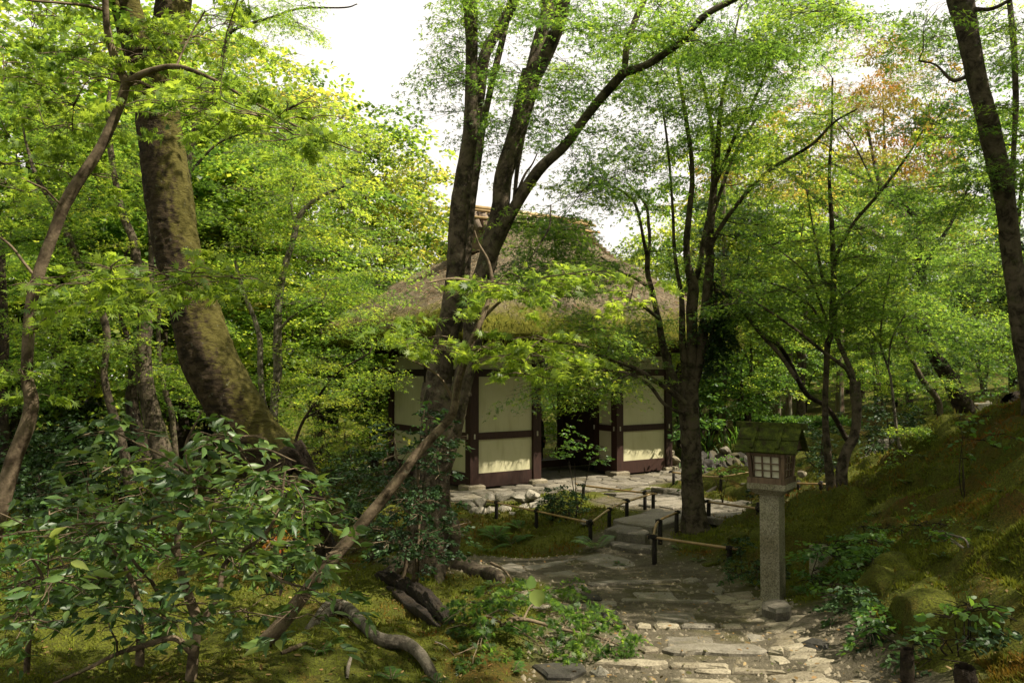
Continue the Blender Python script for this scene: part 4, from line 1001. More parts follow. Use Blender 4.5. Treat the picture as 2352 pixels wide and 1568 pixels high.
# T4b thin leaning maple that crosses it
t = Plant(5)
t.limb(px_limb([(560,1540,60),(590,1492,50),(640,1440,50),(700,1362,44),(760,1288,40),(830,1205,36),(900,1120,34),(960,1040,30),(1020,975,27),(1042,940,26),(1052,880,24),(1075,805,22),(1105,735,19),(1122,690,17),(1130,650,14),(1122,600,9),(1100,560,6),(1090,530,4)], 4.4, 4.9, .72), 10, .12)
t.limb(px_limb([(1105,735,10),(1140,700,8),(1180,670,6),(1240,640,5),(1300,630,3)], 4.8, 4.6), 6)
t.limb(px_limb([(1045,930,9),(1020,880,7),(990,850,5),(930,820,4)], 4.8, 4.6), 6)
t.limb(px_limb([(1125,680,9),(1090,650,7),(1040,640,6),(980,650,4)], 4.8, 4.5), 6)
C = np.vstack([blob(t.rg, 1120, 660, 130, 32, 4.1, 5.2, 10), blob(t.rg, 1270, 640, 150, 26, 4.0, 5.2, 11), blob(t.rg, 1060, 770, 90, 50, 4.0, 5.0, 6), blob(t.rg, 1180, 800, 120, 34, 4.0, 5.0, 9), blob(t.rg, 1250, 840, 90, 28, 4.2, 5.2, 5), blob(t.rg, 960, 770, 80, 46, 4.2, 5.4, 5), blob(t.rg, 1440, 670, 70, 20, 4.4, 5.2, 3)])
t.pads(C, .20, 32, T7, .062, tilt=.60, thick=.13, droop=.3, tint=(.72, .16), rmax=.007, twigs=4)
t.finish('maple_tree', G(600, 1490), 'thin leaning maple crossing the grey stems, bare below with a spray of light leaves', 'tree', M['bark_smooth'], M['maple_near'], big=280)

# T5 forked maple right of the gate
t = Plant(6)
t.limb(px_limb([(1612,1262,110),(1600,1225,72),(1594,1180,54),(1589,1100,46),(1585,1000,44),(1582,930,44),(1584,860,42)], 9.6), 14, .09)
for a, d0, d1 in [
    ([(1578,950,26),(1560,905,22),(1538,848,20),(1520,781,16),(1512,730,15),(1498,670,13),(1487,626,12),(1487,590,12),(1480,560,8),(1461,474,7),(1430,440,6),(1380,420,4)], 9.6, 9.0),
    ([(1487,600,9),(1492,560,8),(1490,520,8),(1482,470,6),(1440,420,4)], 9.4, 9.8),
    ([(1580,900,22),(1573,850,18),(1567,777,16),(1565,681,12),(1554,615,9),(1548,560,8),(1545,480,7),(1535,350,6),(1520,230,4)], 9.6, 9.2),
    ([(1584,880,32),(1589,781,26),(1589,704,26),(1592,655,26),(1580,612,18),(1577,560,16),(1582,500,14),(1590,383,11),(1572,252,10),(1555,150,7),(1540,40,5)], 9.6, 9.0),
    ([(1592,660,16),(1609,603,13),(1614,560,12),(1630,480,12),(1638,403,12),(1636,302,10),(1617,201,9),(1590,110,6)], 9.6, 9.9),
    ([(1590,890,28),(1607,820,27),(1620,726,26),(1625,659,24),(1631,590,22),(1629,560,20),(1638,454,16),(1648,353,13),(1655,250,9),(1680,120,6),(1700,20,4)], 9.6, 9.3),
    ([(1640,430,10),(1655,395,10),(1693,302,9),(1738,217,8),(1766,146,6),(1790,60,4)], 9.4, 8.8), ([(1630,575,12),(1645,540,12),(1678,489,11),(1728,428,10),(1779,383,10),(1864,333,8),(1915,282,6),(1970,250,4)], 9.5, 8.6),
    ([(1640,490,9),(1655,440,9),(1688,353,7),(1738,272,6),(1774,217,4)], 9.4, 9.9), ([(1632,665,10),(1650,668,9),(1690,695,9),(1745,764,9),(1790,813,10),(1830,870,10)], 9.5, 9.0),
    ([(1578,950,10),(1550,942,9),(1522,924,8),(1491,884,8),(1446,859,6),(1408,851,5),(1350,850,3)], 9.5, 8.9), ([(1572,925,18),(1534,892,14),(1496,869,12),(1459,846,11),(1413,829,8),(1380,816,5),(1310,812,3)], 9.5, 8.8),
    ([(1446,859,6),(1408,876,5),(1370,904,3)], 8.9, 8.8), ([(1512,728,9),(1500,721,9),(1474,701,8),(1440,686,7),(1407,670,6),(1350,675,5),(1270,685,3)], 9.3, 8.7), ([(1497,664,9),(1456,637,8),(1431,628,6),(1380,590,4)], 9.3, 8.9)]:
    t.limb(px_limb(a, d0, d1), 8 if a[0][2] > 12 else 6)
C = np.vstack([blob(t.rg, 1330, 800, 130, 46, 8.4, 9.6, 15), blob(t.rg, 1320, 895, 120, 30, 8.3, 9.4, 12), blob(t.rg, 1410, 860, 90, 50, 8.6, 9.4, 8), blob(t.rg, 1410, 740, 120, 40, 8.4, 10, 14), blob(t.rg, 1480, 760, 60, 50, 9, 10, 5), blob(t.rg, 1330, 640, 80, 40, 8.6, 9.6, 6),
               blob(t.rg, 1420, 420, 70, 70, 8.6, 10, 9), blob(t.rg, 1560, 280, 120, 130, 8.6, 10.4, 17), blob(t.rg, 1700, 190, 130, 110, 8.2, 10.2, 30), blob(t.rg, 1560, 120, 120, 80, 8.4, 10, 10), blob(t.rg, 1680, 380, 120, 90, 8.6, 10.4, 14), blob(t.rg, 1700, 560, 90, 70, 8.8, 10.4, 10),
               blob(t.rg, 1850, 350, 120, 70, 8.2, 9.4, 10), blob(t.rg, 1650, -130, 380, 120, 7.8, 12.5, 48), blob(t.rg, 1700, 700, 60, 50, 9, 10, 5), blob(t.rg, 1480, 560, 50, 40, 9, 10, 3)])
t.pads(C, .42, 115, T3, .066, tilt=.27, thick=.09, droop=.4, tint=(.5, .2), rmax=.014)
t.finish('maple_tree', G(1605, 1240), 'forked dark maple with many upright stems right of the gate by the bamboo rail', 'tree', M['bark'], M['maple'])
# dark hanging clump of needle sprays on its stem
t = Plant(61); t.limb(px_limb([(1625,800,8),(1640,740,9),(1645,690,7),(1640,650,5)], 9.4), 6)
C = np.vstack([blob(t.rg, 1648, 735, 26, 60, 9.2, 9.7, 16), blob(t.rg, 1645, 800, 16, 40, 9.2, 9.6, 6)])
t.pads(C, .14, 150, TK, .034, tilt=1.2, thick=.7, droop=1.8, tint=(.35, .25), rmax=.008)
t.finish('evergreen_sprig', P(1635, 760, 9.4), 'dark clump of needle sprays hanging beside the upright stems of the forked maple', 'plant', M['bark_dark'], M['dark'])

# T6 group on the right
def tree(seed, limbs, blobs, foot, label, bark, leafm, R=.42, n=110, T=T3, size=.068, tint=(.45, .2), name='maple_tree', rmax=.014, tilt=.27, thick=.085, droop=.4, group=None, cat='tree', big=0, twigs=4, reach=99):
    t = Plant(seed)
    for a, d0, d1 in limbs: t.limb(px_limb(a, d0, d1), 14 if a[0][2] > 30 else 9 if a[0][2] > 12 else 6)
    if blobs: t.pads(np.vstack([blob(t.rg, *b) for b in blobs]), R, n, T, size, tilt=tilt, thick=thick, droop=droop, tint=tint, rmax=rmax, twigs=twigs, reach=reach)
    return t.finish(name, foot, label, cat, M[bark], M[leafm], group, big=big)
tree(7, [([(1912,1125,30),(1906,1090,21),(1898,1011,17),(1895,934,15),(1898,856,13),(1901,792,14),(1909,765,14),(1912,700,14),(1915,630,13),(1910,504,10),(1905,403,8),(1910,302,6),(1912,180,4)], 9.6, 9.4), ([(1912,660,8),(1890,640,8),(1874,554,6),(1864,504,5),(1850,420,3)], 9.5, 9.9),
         ([(1914,625,10),(1925,580,9),(1960,514,8),(2015,449,8),(2081,363,6),(2120,300,4)], 9.5, 8.8), ([(2010,455,6),(2008,430,5),(1960,328,4),(1915,270,3)], 9.1, 9.6), ([(1898,760,7),(1860,700,6),(1800,660,5),(1720,640,3)], 9.5, 9.2), ([(1900,740,7),(1860,640,5),(1810,590,4),(1760,560,3)], 9.5, 9.9)],
     [(1800,620,110,60,8.8,10.5,14), (1900,560,120,60,8.8,10.2,13), (1960,420,120,70,8.6,10,11), (1800,470,90,50,9,10.4,8), (2040,560,90,60,9,10,9), (1850,260,110,60,9,10.5,8), (1850,70,110,110,9.6,12.5,18), (1760,700,70,40,9.4,10.4,6), (2060,680,80,40,9.2,10.4,7)],
     G(1912, 1125), 'slim straight maple behind the lantern, nearest its right side', 'bark', 'maple')
tree(8, [([(1936,1172,40),(1936,1140,27),(1933,1082,26),(1944,1037,23),(1962,1000,22),(1968,947,22),(1965,905,25),(1964,876,25)], 9.0, 9.0), ([(1962,880,13),(1954,850,12),(1939,816,11),(1926,785,10),(1918,745,8),(1930,690,6),(1990,640,4)], 9.0, 9.3), ([(1964,895,10),(1950,860,9),(1939,843,9),(1888,805,8),(1823,753,7),(1760,710,6),(1690,664,4)], 9.0, 8.6)],
     [(1740,690,90,34,8.4,9.4,7), (1850,740,90,30,8.6,9.6,8), (2000,700,90,50,8.8,9.8,9), (1930,640,70,40,8.8,9.8,5)],
     G(1936, 1168), 'crooked maple with a sawn off stub, growing from the moss right of the lantern', 'bark', 'maple')
tree(9, [([(1945,1010,12),(1915,955,11),(1890,928,10),(1849,900,11),(1798,805,10),(1746,761,9),(1690,695,8),(1640,650,6),(1600,640,4)], 10.4, 9.8)],
     [(1700,760,80,40,9.6,10.8,8), (1640,690,40,30,9.6,10.4,3)], G(1945, 1030), 'thin bare trunk slanting up leftwards behind the crooked maple', 'bark_dark', 'maple')
tree(10, [([(2090,1095,12),(2081,1075,10),(2063,1011,8),(2053,933,7),(2045,864,6),(2030,817,5),(2022,780,5),(2030,700,4),(2050,600,3)], 9.4, 9.4), ([(2019,789,5),(1999,758,4),(1960,720,3)], 9.4, 9.6), ([(2040,850,4),(2048,780,4),(2080,720,3)], 9.4, 9.2)],
     [(2030,740,80,40,9,10,8), (1990,800,60,30,9,10,5), (2090,790,50,30,9.2,10,4), (2110,1020,60,30,8.8,9.8,4)], G(2090, 1095), 'thin pale sapling stem standing on the bank among low leaves', 'bark_pale', 'maple', R=.34)
tree(11, [([(2162,1000,16),(2158,972,15),(2156,921,14),(2120,874,13),(2091,817,11),(2078,779,9),(2066,745,8),(2050,690,6),(2060,600,4)], 11.5, 11.2), ([(2080,785,6),(2100,740,5),(2110,700,4)], 11.2, 11.2)],
     [(2060,700,90,50,10.6,12,8), (2130,860,50,30,11,12,3)], G(2165, 1010), 'curved thin maple just left of the dark leaning trunk on the bank', 'bark', 'maple')
tree(12, [([(2252,1000,70),(2236,965,50),(2210,925,42),(2179,869,36),(2148,817,32),(2124,770,30),(2116,720,28),(2118,670,20),(2110,600,16),(2111,520,14),(2085,480,12),(2040,440,9),(1960,400,6),(1884,360,4)], 12.5, 12.3), ([(2118,660,14),(2130,600,12),(2180,520,8),(2230,420,5)], 12.3, 12)],
     [(2160,760,120,60,11.5,13.5,16), (2080,620,120,70,11.5,13.5,15), (2200,560,110,70,11.5,13.5,14), (2060,470,110,60,11.5,13,11), (2250,740,90,60,11.5,13,10), (2260,840,80,40,11.5,13,8), (2180,420,100,60,11.5,13.5,9)], G(2252, 1000), 'dark trunk leaning left on the bank below bright leaves', 'bark_dark', 'maple', R=.5, n=120)
tree(13, [([(2130,905,24,17.5),(2112,760,22,17.5),(2111,655,20,17.5),(2075,590,18,17.5),(1995,529,15,17.2),(1925,499,12,17),(1884,463,10,17),(1804,388,8,17)], 17, 17), ([(2111,660,16),(2100,560,14),(2066,479,14),(2030,443,14),(2010,380,9),(1990,280,6)], 17.3, 17.6)],
     [(1990,140,130,90,16,19,16), (1900,250,120,70,16,19,12), (2010,300,110,90,16,19,14), (1840,400,70,50,16,18,6), (2060,400,90,60,16,19,9)], G(2130, 960), 'tall maple with reddish turning leaves high against the sky', 'bark', 'maple_autumn', R=.6, n=95, size=.085, tint=(.13, .2))
tree(14, [([(2460,1200,150),(2400,1010,80),(2365,850,50),(2340,705,43),(2322,580,41),(2312,479,43),(2292,378,43),(2267,277,43),(2242,176,42),(2222,76,46),(2205,-5,55),(2180,-120,48),(2130,-330,34),(2060,-520,20)], 7.8, 7.4), ([(2355,720,22),(2335,560,18),(2325,454,15),(2328,353,12),(2333,227,13),(2328,101,14),(2318,0,12),(2300,-160,9)], 7.9, 8.4), ([(2240,165,12),(2190,185,8),(2150,150,5),(2110,140,4)], 7.6, 7.6), ([(2215,20,14),(2280,20,9),(2350,-20,7)], 7.5, 7.2), ([(2130,-330,20),(2000,-380,14),(1850,-400,8)], 7.4, 6.6)],
     [(2200,230,90,120,7.4,9.6,12), (2290,120,110,120,7.4,9.6,14), (2200,430,90,90,7.6,9.6,9), (2320,330,60,100,7.4,9,7), (2140,40,80,60,7,9.4,7), (2250,600,80,60,8,9.6,7), (2200,-330,420,230,5.5,9.5,34), (2100,520,70,50,8,9.6,5)],
     G(2340, 1100), 'tall leaning tree with moss down its right side at the right of the bank', 'bark', 'maple', tint=(.3, .18), size=.068)
# left middle distance
tree(15, [([(300,1130,26),(291,1067,24),(274,992,20),(251,921,18),(239,856,16),(246,781,16),(235,720,16),(200,640,15),(171,580,15),(126,474,14),(90,420,11),(66,352,7),(50,280,4)], 10.5, 10.2), ([(235,720,9),(262,640,7),(300,560,5)], 10.4, 10.8)],
     [(120,420,110,90,9.6,11.4,14), (60,560,90,70,9.6,11.4,10), (200,560,70,50,9.8,11,6), (140,760,90,60,9.8,11.4,9)], G(300, 1130), 'bent slender maple, leftmost of the trunks behind the glossy shrub', 'bark', 'maple')
tree(16, [([(395,1130,52),(384,1082,46),(356,982,42),(334,881,37),(328,806,35),(333,740,30),(322,650,25),(315,620,24),(307,554,18),(282,494,16),(267,428,14),(252,322,13),(250,220,9),(270,120,5)], 10.8, 10.6), ([(332,730,20),(345,660,16),(347,560,11),(342,480,9),(360,380,6)], 10.7, 11), ([(345,700,10),(400,640,8),(300,590,4)], 10.7, 10.8)],
     [(260,430,110,80,10,11.6,12), (300,330,110,80,10,11.8,11), (430,720,60,40,10.2,11.4,4), (250,820,80,60,10,11.4,7), (180,300,100,90,10,11.6,10), (420,850,60,50,10,11.4,5)], G(395, 1130), 'thick curving grey maple behind the glossy shrub left of the mossy trunk', 'bark', 'maple')
tree(17, [([(345,1090,30),(325,1020,30),(303,930,28),(306,860,20),(298,800,14),(280,740,10),(250,690,6)], 12, 12)], [(240,700,80,50,11.5,13,8), (330,850,60,40,11.5,13,5)], G(345, 1095), 'short crooked maple half hidden behind the thick curving one', 'bark_dark', 'maple')
tree(18, [([(404,1060,16),(399,997,14),(394,947,13),(372,871,12),(364,781,10),(368,700,8),(385,600,5)], 12, 12)], [(390,640,50,50,11.5,12.6,4), (420,920,50,50,11.5,13,5)], G(404, 1070), 'thin wavy maple stem in the gap before the mossy trunk', 'bark', 'maple')
tree(19, [([(640,1090,28),(632,1030,22),(628,970,20),(631,905,18),(638,850,20),(637,781,21),(640,705,18),(650,630,16),(675,544,14),(690,494,13),(735,453,9),(790,428,6)], 14, 13.6), ([(632,975,14),(606,930,14),(598,850,14),(597,781,13),(580,720,10),(559,670,9),(540,600,6)], 14, 14.4), ([(680,530,8),(670,450,6),(700,360,4)], 13.8, 14), ([(638,760,8),(680,720,6),(740,690,4)], 13.8, 13.5)],
     [(740,470,140,80,13,15,18), (800,560,120,80,12.8,14.6,16), (650,380,130,90,13,15,16), (780,330,110,70,13.4,15,12), (590,560,90,80,13,15,12), (720,680,140,50,12.6,14.4,14), (870,640,110,60,12.6,14.4,12), (700,860,90,70,13,15,10)],
     G(640, 1092), 'maple with two pale stems just right of the mossy leaning trunk', 'bark_pale', 'maple', R=.55, n=105, size=.075, tint=(.6, .2))
tree(20, [([(560,1060,30),(540,950,28),(480,830,26),(442,700,24),(431,500,22),(433,363,20),(470,240,15),(504,176,13),(519,100,12),(539,25,10),(550,-60,8)], 12, 12), ([(519,90,8),(545,65,8),(625,40,7),(690,20,5),(790,18,4),(820,10,3)], 12, 11), ([(433,400,8),(500,330,6),(580,300,4)], 12, 12)],
     [(560,80,120,80,11,13,14), (720,40,90,40,10.6,12,7), (560,220,110,70,11,13,11), (620,330,110,60,11,13,10), (460,470,60,60,11.5,13,4)], G(560, 1070), 'dark slender tree rising behind the mossy trunk to its right', 'bark', 'maple')
tree(21, [([(12,1060,24),(5,900,22),(10,780,20),(4,640,18),(0,560,16),(-20,400,10)], 12, 12)], [(40,760,110,90,11,13,14), (80,880,100,60,11,13,10), (30,620,90,60,11,13,8), (20,250,110,110,11,13,12)], G(12, 1075), 'dark straight trunk at the far left edge of the wood', 'bark_dark', 'maple')
tree(22, [([(668,1050,8),(690,980,7),(720,930,6),(770,860,5),(850,810,4)], 11, 11), ([(700,960,5),(760,930,4),(830,905,3)], 11, 11)], [(800,850,90,60,10.4,12,10), (760,950,100,50,10.4,12,9), (860,760,80,50,10.6,12,7)], G(668, 1075), 'small arching maple sapling in the clearing left of the gate', 'bark_dark', 'maple', tint=(.65, .2))
# row of straight cypress trunks behind the clipped hedge
for k, (x, yb, w_, yt, d, lab) in enumerate([(1787,962,13,500,24,'reddish straight trunk behind the hedge, leftmost of four above the lantern'), (1812,965,13,520,24.5,'grey straight trunk behind the hedge, second from the left above the lantern'), (1844,955,11,540,26,'slimmest straight trunk behind the hedge, third above the lantern'), (1929,940,17,480,23,'thickest straight trunk behind the hedge, rightmost of the four'),
                                       (1664,1002,12,430,19,'straight mossy trunk behind the strap leaved plants right of the forked maple')]):
    tree(30 + k, [([(x, yb + 14, w_ * 1.25), (x, yb - 60, w_), (x + 2, 780, w_ * .9), (x - 2, 640, w_ * .8), (x, yt, w_ * .5)], d, d)], [(x, yt + 110, 70, 110, d - 1.4, d + 1.4, 12)], G(x, yb + 10), lab, 'cypress', 'dark', R=.75, n=100, size=.13, T=TK, name='cypress_tree', tint=(.6, .25), group='straight trunks behind the hedge' if k < 4 else None)

# ================================================================== the wood behind: a few prototype trees, each copied with its parts
def proto_tree(seed, H, spread, bark, leafm, T=TK, size=.105, npads=90, n=105, R=.75, tint=(.5, .2), base=.25, stems=3, tilt=.32):
    t = Plant(seed); rg = t.rg
    for k in range(stems):
        a = rg.random() * 6.28 + k * 2.1; h = H * rg.uniform(.75, 1.0); sp = spread * rg.uniform(.25, .6)
        pts = [(0, 0, -.4, .13), (.06 * math.cos(a), .06 * math.sin(a), H * .1, .10)]
        for f in (.3, .5, .7, .92): pts.append((sp * f * f * math.cos(a) + rg.normal(0, .12), sp * f * f * math.sin(a) + rg.normal(0, .12), h * f, .10 * (1 - f) + .012))
        t.limb(pts, 7)
    C = []
    while len(C) < npads:
        v = norm(rg.normal(0, 1, 3)); r = rg.random() ** .35
        p = np.array([v[0] * spread * r, v[1] * spread * r, H * (base + 1) / 2 + v[2] * r * H * (1 - base) / 2])
        if not any(np.linalg.norm((p - q) * [1, 1, 1.6]) < R * .55 for q in C[-40:]): C.append(p)
    t.pads(C, R, n, T, size, tilt=tilt, thick=.10, droop=.5, tint=tint, rmax=.03, twigs=2)
    return t
NAME = {'m': 'maple_tree', 'e': 'evergreen_tree'}
protos = {}
def make_proto(key, **kw):
    t = proto_tree(**kw); protos[key] = (t, kw)
used = {}
def place(key, x, yb, d, ytop, label, name='maple_tree', wf=1.0, group='trees of the wood behind', zb=None, cat='tree'):
    """foot seen at picture x, standing at distance d; crown top seen at ytop"""
    q = P(x, yb, d); q[2] = gh(q[0], q[1]) if zb is None else zb; top = P(x, ytop, d)[2]
    H = protos[key][1]['H']; sz = (top - q[2]) / H
    if key not in used:
        t, kw = protos[key]; r = t.finish(name, (0, 0, 0), label, cat, M[kw['bark']], M[kw['leafm']], group, world=False); used[key] = r
    else:
        src = used[key]; r = src.copy(); COL.objects.link(r)
        for ch in [c for c in bpy.data.objects if c.parent is src]:
            c = ch.copy(); COL.objects.link(c); c.parent = r
    r.location = q; r.rotation_euler = (0, 0, RNG.random() * 6.28); r.scale = (sz * wf, sz * wf, sz); r['label'] = label; r['category'] = cat; r['group'] = group; r.name = name
    return r
make_proto('A', seed=41, H=8, spread=3.0, bark='bark', leafm='maple', tint=(.65, .2))
make_proto('B', seed=42, H=8, spread=2.6, bark='bark_dark', leafm='maple', tint=(.45, .22), base=.1)
make_proto('C', seed=43, H=8, spread=3.0, bark='bark', leafm='maple_yellow', tint=(.45, .25), base=.2, n=100)
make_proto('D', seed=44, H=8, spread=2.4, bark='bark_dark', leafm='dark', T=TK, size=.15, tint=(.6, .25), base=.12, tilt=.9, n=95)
make_proto('F', seed=46, H=8, spread=3.2, bark='bark', leafm='maple', tint=(.5, .2), base=.56, n=130, npads=85)  # high umbrella crown, shaped for the unseen shade trees
make_proto('E', seed=45, H=8, spread=3.0, bark='bark', leafm='maple_autumn', tint=(.12, .2), n=80, base=.4)
wood = [
 ('C',760,1010,20,175,'yellow green maple crown at the left edge of the open sky',1.0), ('C',900,1010,22,330,'yellow green rounded crown stepping down below the one at the sky edge',.9), ('A',620,1000,22,110,'tall bright green maple behind the pale stems',1.0),
 ('C',560,1000,26,60,'pale yellow maple top seen over the arching branch left of the sky gap',.9), ('A',960,1010,24,470,'low green maple crown whose top touches the left end of the thatch',.9),
 ('B',420,1000,17,120,'mid green maple crown directly behind the mossy trunk',1.0), ('C',300,1000,20,20,'pale sunlit maple crown behind the slender forked maple',1.0), ('A',160,1000,18,-60,'leafy maple behind the crook of the slender forked maple',1.0),
 ('B',30,1010,16,40,'leafy maple behind the dark straight trunk at the left edge',1.0), ('A',-120,1010,15,-160,'leafy maple reaching in at the left edge of the wood',1.0), ('B',500,1030,24,480,'low shady maple filling the gap right of the mossy trunk',1.4),
 ('A',730,1040,17,560,'lower maple with bright sprays behind the arching sapling',1.2), ('C',200,1040,24,420,'low sunlit maple between the trunks at the left',1.3), ('B',860,1040,19,620,'low green maple standing close to the left side of the gate',1.1),
 ('A',1040,1010,26,600,'small maple crown showing between the gate roof and the grey stems',1.0), ('B',1180,1000,28,600,'maple behind the thatch hidden but for its top',1.0),
 ('A',1290,1030,23,840,'small bright maple seen through the gate opening',1.2),
 ('A',1480,980,24,560,'maple crown rising just beyond the right slope of the thatch',.9), ('C',1430,980,30,575,'pale low crown at the right foot of the open sky',1.2), ('A',1560,980,20,470,'light green maple directly behind the forked maple',.9),
 ('B',1640,985,22,260,'tall airy maple right of the forked maple stems',.8), ('C',1760,975,27,230,'pale olive maple high behind the lantern',.9), ('A',1840,975,21,420,'bright maple crown above the four straight trunks',.9), ('B',1720,980,18,640,'low maple spreading over the strap leaved plants',1.1),
 ('E',1760,960,30,270,'orange tinged crown between the forked maple and the straight trunks',.7), ('C',1980,960,28,330,'olive maple crown behind the tall turning one',.9), ('E',2050,955,33,90,'highest orange tipped crown against the white sky',.55), ('A',2090,965,20,520,'green maple behind the dark leaning trunk',1.0),
 ('C',2200,960,20,430,'sunlit yellow green maple beyond the bank at the right',.9), ('A',2260,950,17,560,'bright leafy maple right of the dark leaning trunk',1.0), ('D',2330,940,18,520,'dark evergreen standing at the right edge beyond the bank',1.0), ('D',1960,980,30,560,'dark evergreen deep behind the straight trunks',1.0), ('B',2330,940,24,150,'tall maple behind the mossy leaning tree at the right edge',.9),
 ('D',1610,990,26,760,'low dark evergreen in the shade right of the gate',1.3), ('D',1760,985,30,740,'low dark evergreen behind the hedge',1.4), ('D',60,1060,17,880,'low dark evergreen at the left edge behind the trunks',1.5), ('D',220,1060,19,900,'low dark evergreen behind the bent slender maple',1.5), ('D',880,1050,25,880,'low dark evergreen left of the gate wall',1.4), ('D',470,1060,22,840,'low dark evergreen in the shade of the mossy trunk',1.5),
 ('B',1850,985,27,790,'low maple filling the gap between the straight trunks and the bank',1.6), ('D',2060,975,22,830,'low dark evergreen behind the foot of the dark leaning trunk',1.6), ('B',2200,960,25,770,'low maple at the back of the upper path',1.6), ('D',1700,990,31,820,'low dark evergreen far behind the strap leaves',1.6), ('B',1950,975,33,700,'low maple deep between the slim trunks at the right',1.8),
 ('B',2150,990,13.5,760,'low maple spray over the upper path on the bank',1.0), ('A',1480,1000,19,820,'low maple seen under the eave right of the gate',1.1), ('A',2020,990,15,720,'low bright maple between the sapling and the crooked maple',1.0)]
for key, x, yb, d, yt, lab, wf in wood:
    place(key, x, yb, d, yt, lab, 'evergreen_tree' if key == 'D' else 'maple_tree', wf)
# unseen trees added out of frame so their crowns shade the path and bank
for key, (x, y), H_, lab, wf in [('A',(10.8,6.2),7.0,'unseen broad maple added on top of the bank for shade',1.25), ('F',(7.3,6.0),7.2,'unseen high crowned maple added on the edge of the bank for shade',.85), ('F',(3.6,-.4),8.5,'unseen high crowned maple added beside the path for shade',1.0), ('F',(-.5,-2.6),8.0,'unseen high crowned maple added behind the viewpoint for shade',1.0), ('B',(10.5,1.0),8.5,'unseen maple added on the bank behind the viewpoint for shade',1.2), ('B',(5.4,-2.4),7.0,'unseen maple added beside the path behind the viewpoint for shade',1.2),
        ('B',(14.5,13.0),9.0,'unseen tall maple added high on the bank for shade',1.1), ('A',(-3.6,-1.5),7.0,'unseen maple added left of and behind the viewpoint for shade',1.1), ('B',(9.0,-6.5),9.5,'unseen tall maple added further back beside the path for shade',1.3), ('A',(-8.0,5.5),7.0,'maple out of sight to the left of the glossy shrub',1.2)]:
    z = gh(x, y); src = place(key, 1176, 1000, 20, 500, lab, 'maple_tree', wf); src.location = (x, y, z); s = H_ / 8; src.scale = (s * wf, s * wf, s)

# far off mass of trees closing the view
nF = 75000; rg = np.random.default_rng(77)
ang = rg.uniform(-.72, .72, nF); dist = rg.uniform(36, 62, nF) ; x = np.sin(ang) * dist * 1.1; y = np.cos(ang) * dist
px_ = 1176 + FP * x / y
top = 4.6 + 3.5 * fbm(px_ / 130., dist / 14., 5, 3) + np.where(px_ < 980, 2.6, 0) + np.where(px_ > 1560, 2.0, 0) - 2.2 * np.exp(-((px_ - 1230) / 220.) ** 2)
hh = rg.random(nF) ** .8; z = -1.0 + hh * (top + 1.0)
lump = fbm(x * .35, z * .6 + y * .2, 61, 3); keep = lump > -.22
x, y, z, lump, hh = x[keep], y[keep], z[keep], lump[keep], hh[keep]; n = len(x)
V, F, a = leaves(TK, np.stack([x, y, z], 1), rg.normal(0, 1, (n, 3)) + [0, -.2, -.3], rg.normal(0, .8, (n, 3)) + [0, -.5, .8], rg.uniform(.22, .42, n), np.clip(.35 + .8 * lump + rg.normal(0, .12, n), 0, 1))
fw = new_obj('distant_forest', np_mesh('distant_forest', V, F, False, {'tint': ('FACE', a)}), None, M['maple']); tag(fw, 'far off wooded slope closing the view behind the gate', kind='stuff')

# ================================================================== shrubs and undergrowth
def shrub(seed, blobs, feet, label, leafm='dark', T=TO, size=.05, n=40, R=.22, tint=(.5, .22), cat='shrub', name='shrub', bark='bark_dark', tilt=.8, thick=.35, droop=.4, group=None, stems=None, big=0, sr=.012, mult=1.0, twigs=3, grow=True):
    t = Plant(seed); t.mult = mult
    C = np.vstack([blob(t.rg, *b) for b in blobs]); ft = [G(*f) if len(f) == 2 else np.array([*P(*f)[:2], gh(*P(*f)[:2])]) for f in feet]
    if stems:
        for a, d0, d1 in stems: t.limb(px_limb(a, d0, d1), 8, .12)
    for k, f in enumerate(ft if grow else []):
        near = C[np.argsort(np.linalg.norm((C - f) * [1, 1, .3], axis=1))[k % 3::max(1, len(ft))][:3]]
        for c in near:
            c = f + (c - f) * .8; t.limb([(*(f - [0, 0, .06]), sr * 1.3), (*(f * .65 + c * .35 + t.rg.normal(0, .03, 3)), sr), (*c, sr * .5)], 6)
    t.pads(C, R, n, T, size, tilt=tilt, thick=thick, droop=droop, tint=tint, rmax=sr * .6, twigs=twigs)
    return t.finish(name, ft[0], label, cat, M[bark], M[leafm], group, big=big, trunk='stem', crown='foliage')

# the big glossy shrub filling the lower left
stems = [([(436,1600,30),(442,1519,26),(452,1429,24),(437,1379,22),(409,1283,17),(412,1213,14),(447,1133,11),(437,1082,9),(427,1022,7),(462,947,4)], 3.7, 3.7),
         ([(452,1440,20),(500,1370,14),(520,1290,12),(600,1235,9),(640,1170,7),(655,1080,5)], 3.7, 4.0), ([(410,1283,12),(392,1258,11),(440,1256,9),(482,1273,8),(560,1275,6),(640,1330,5),(700,1350,3)], 3.7, 3.4),
         ([(445,1150,8),(400,1175,8),(330,1195,7),(240,1200,6),(150,1205,5),(75,1208,4),(0,1178,3)], 3.7, 3.3), ([(320,1560,22),(322,1480,18),(321,1434,16),(311,1359,13),(280,1290,9),(230,1220,6),(200,1120,4)], 3.9, 3.8),
         ([(442,1500,16),(400,1465,13),(331,1482,13),(270,1500,10),(200,1535,8),(120,1570,6)], 3.7, 3.5), ([(380,1440,12),(370,1380,10),(345,1330,8),(300,1270,6),(330,1180,4)], 3.6, 3.5), ([(60,1560,14),(70,1440,11),(100,1340,8),(60,1260,5)], 3.9, 3.6),
         ([(437,1090,7),(380,1050,6),(320,1020,5),(250,985,3)], 3.7, 3.5), ([(460,1100,7),(520,1050,6),(600,1030,5),(680,1060,3)], 3.7, 3.6), ([(640,1330,4),(720,1355,3),(790,1390,2)], 3.5, 3.3)]
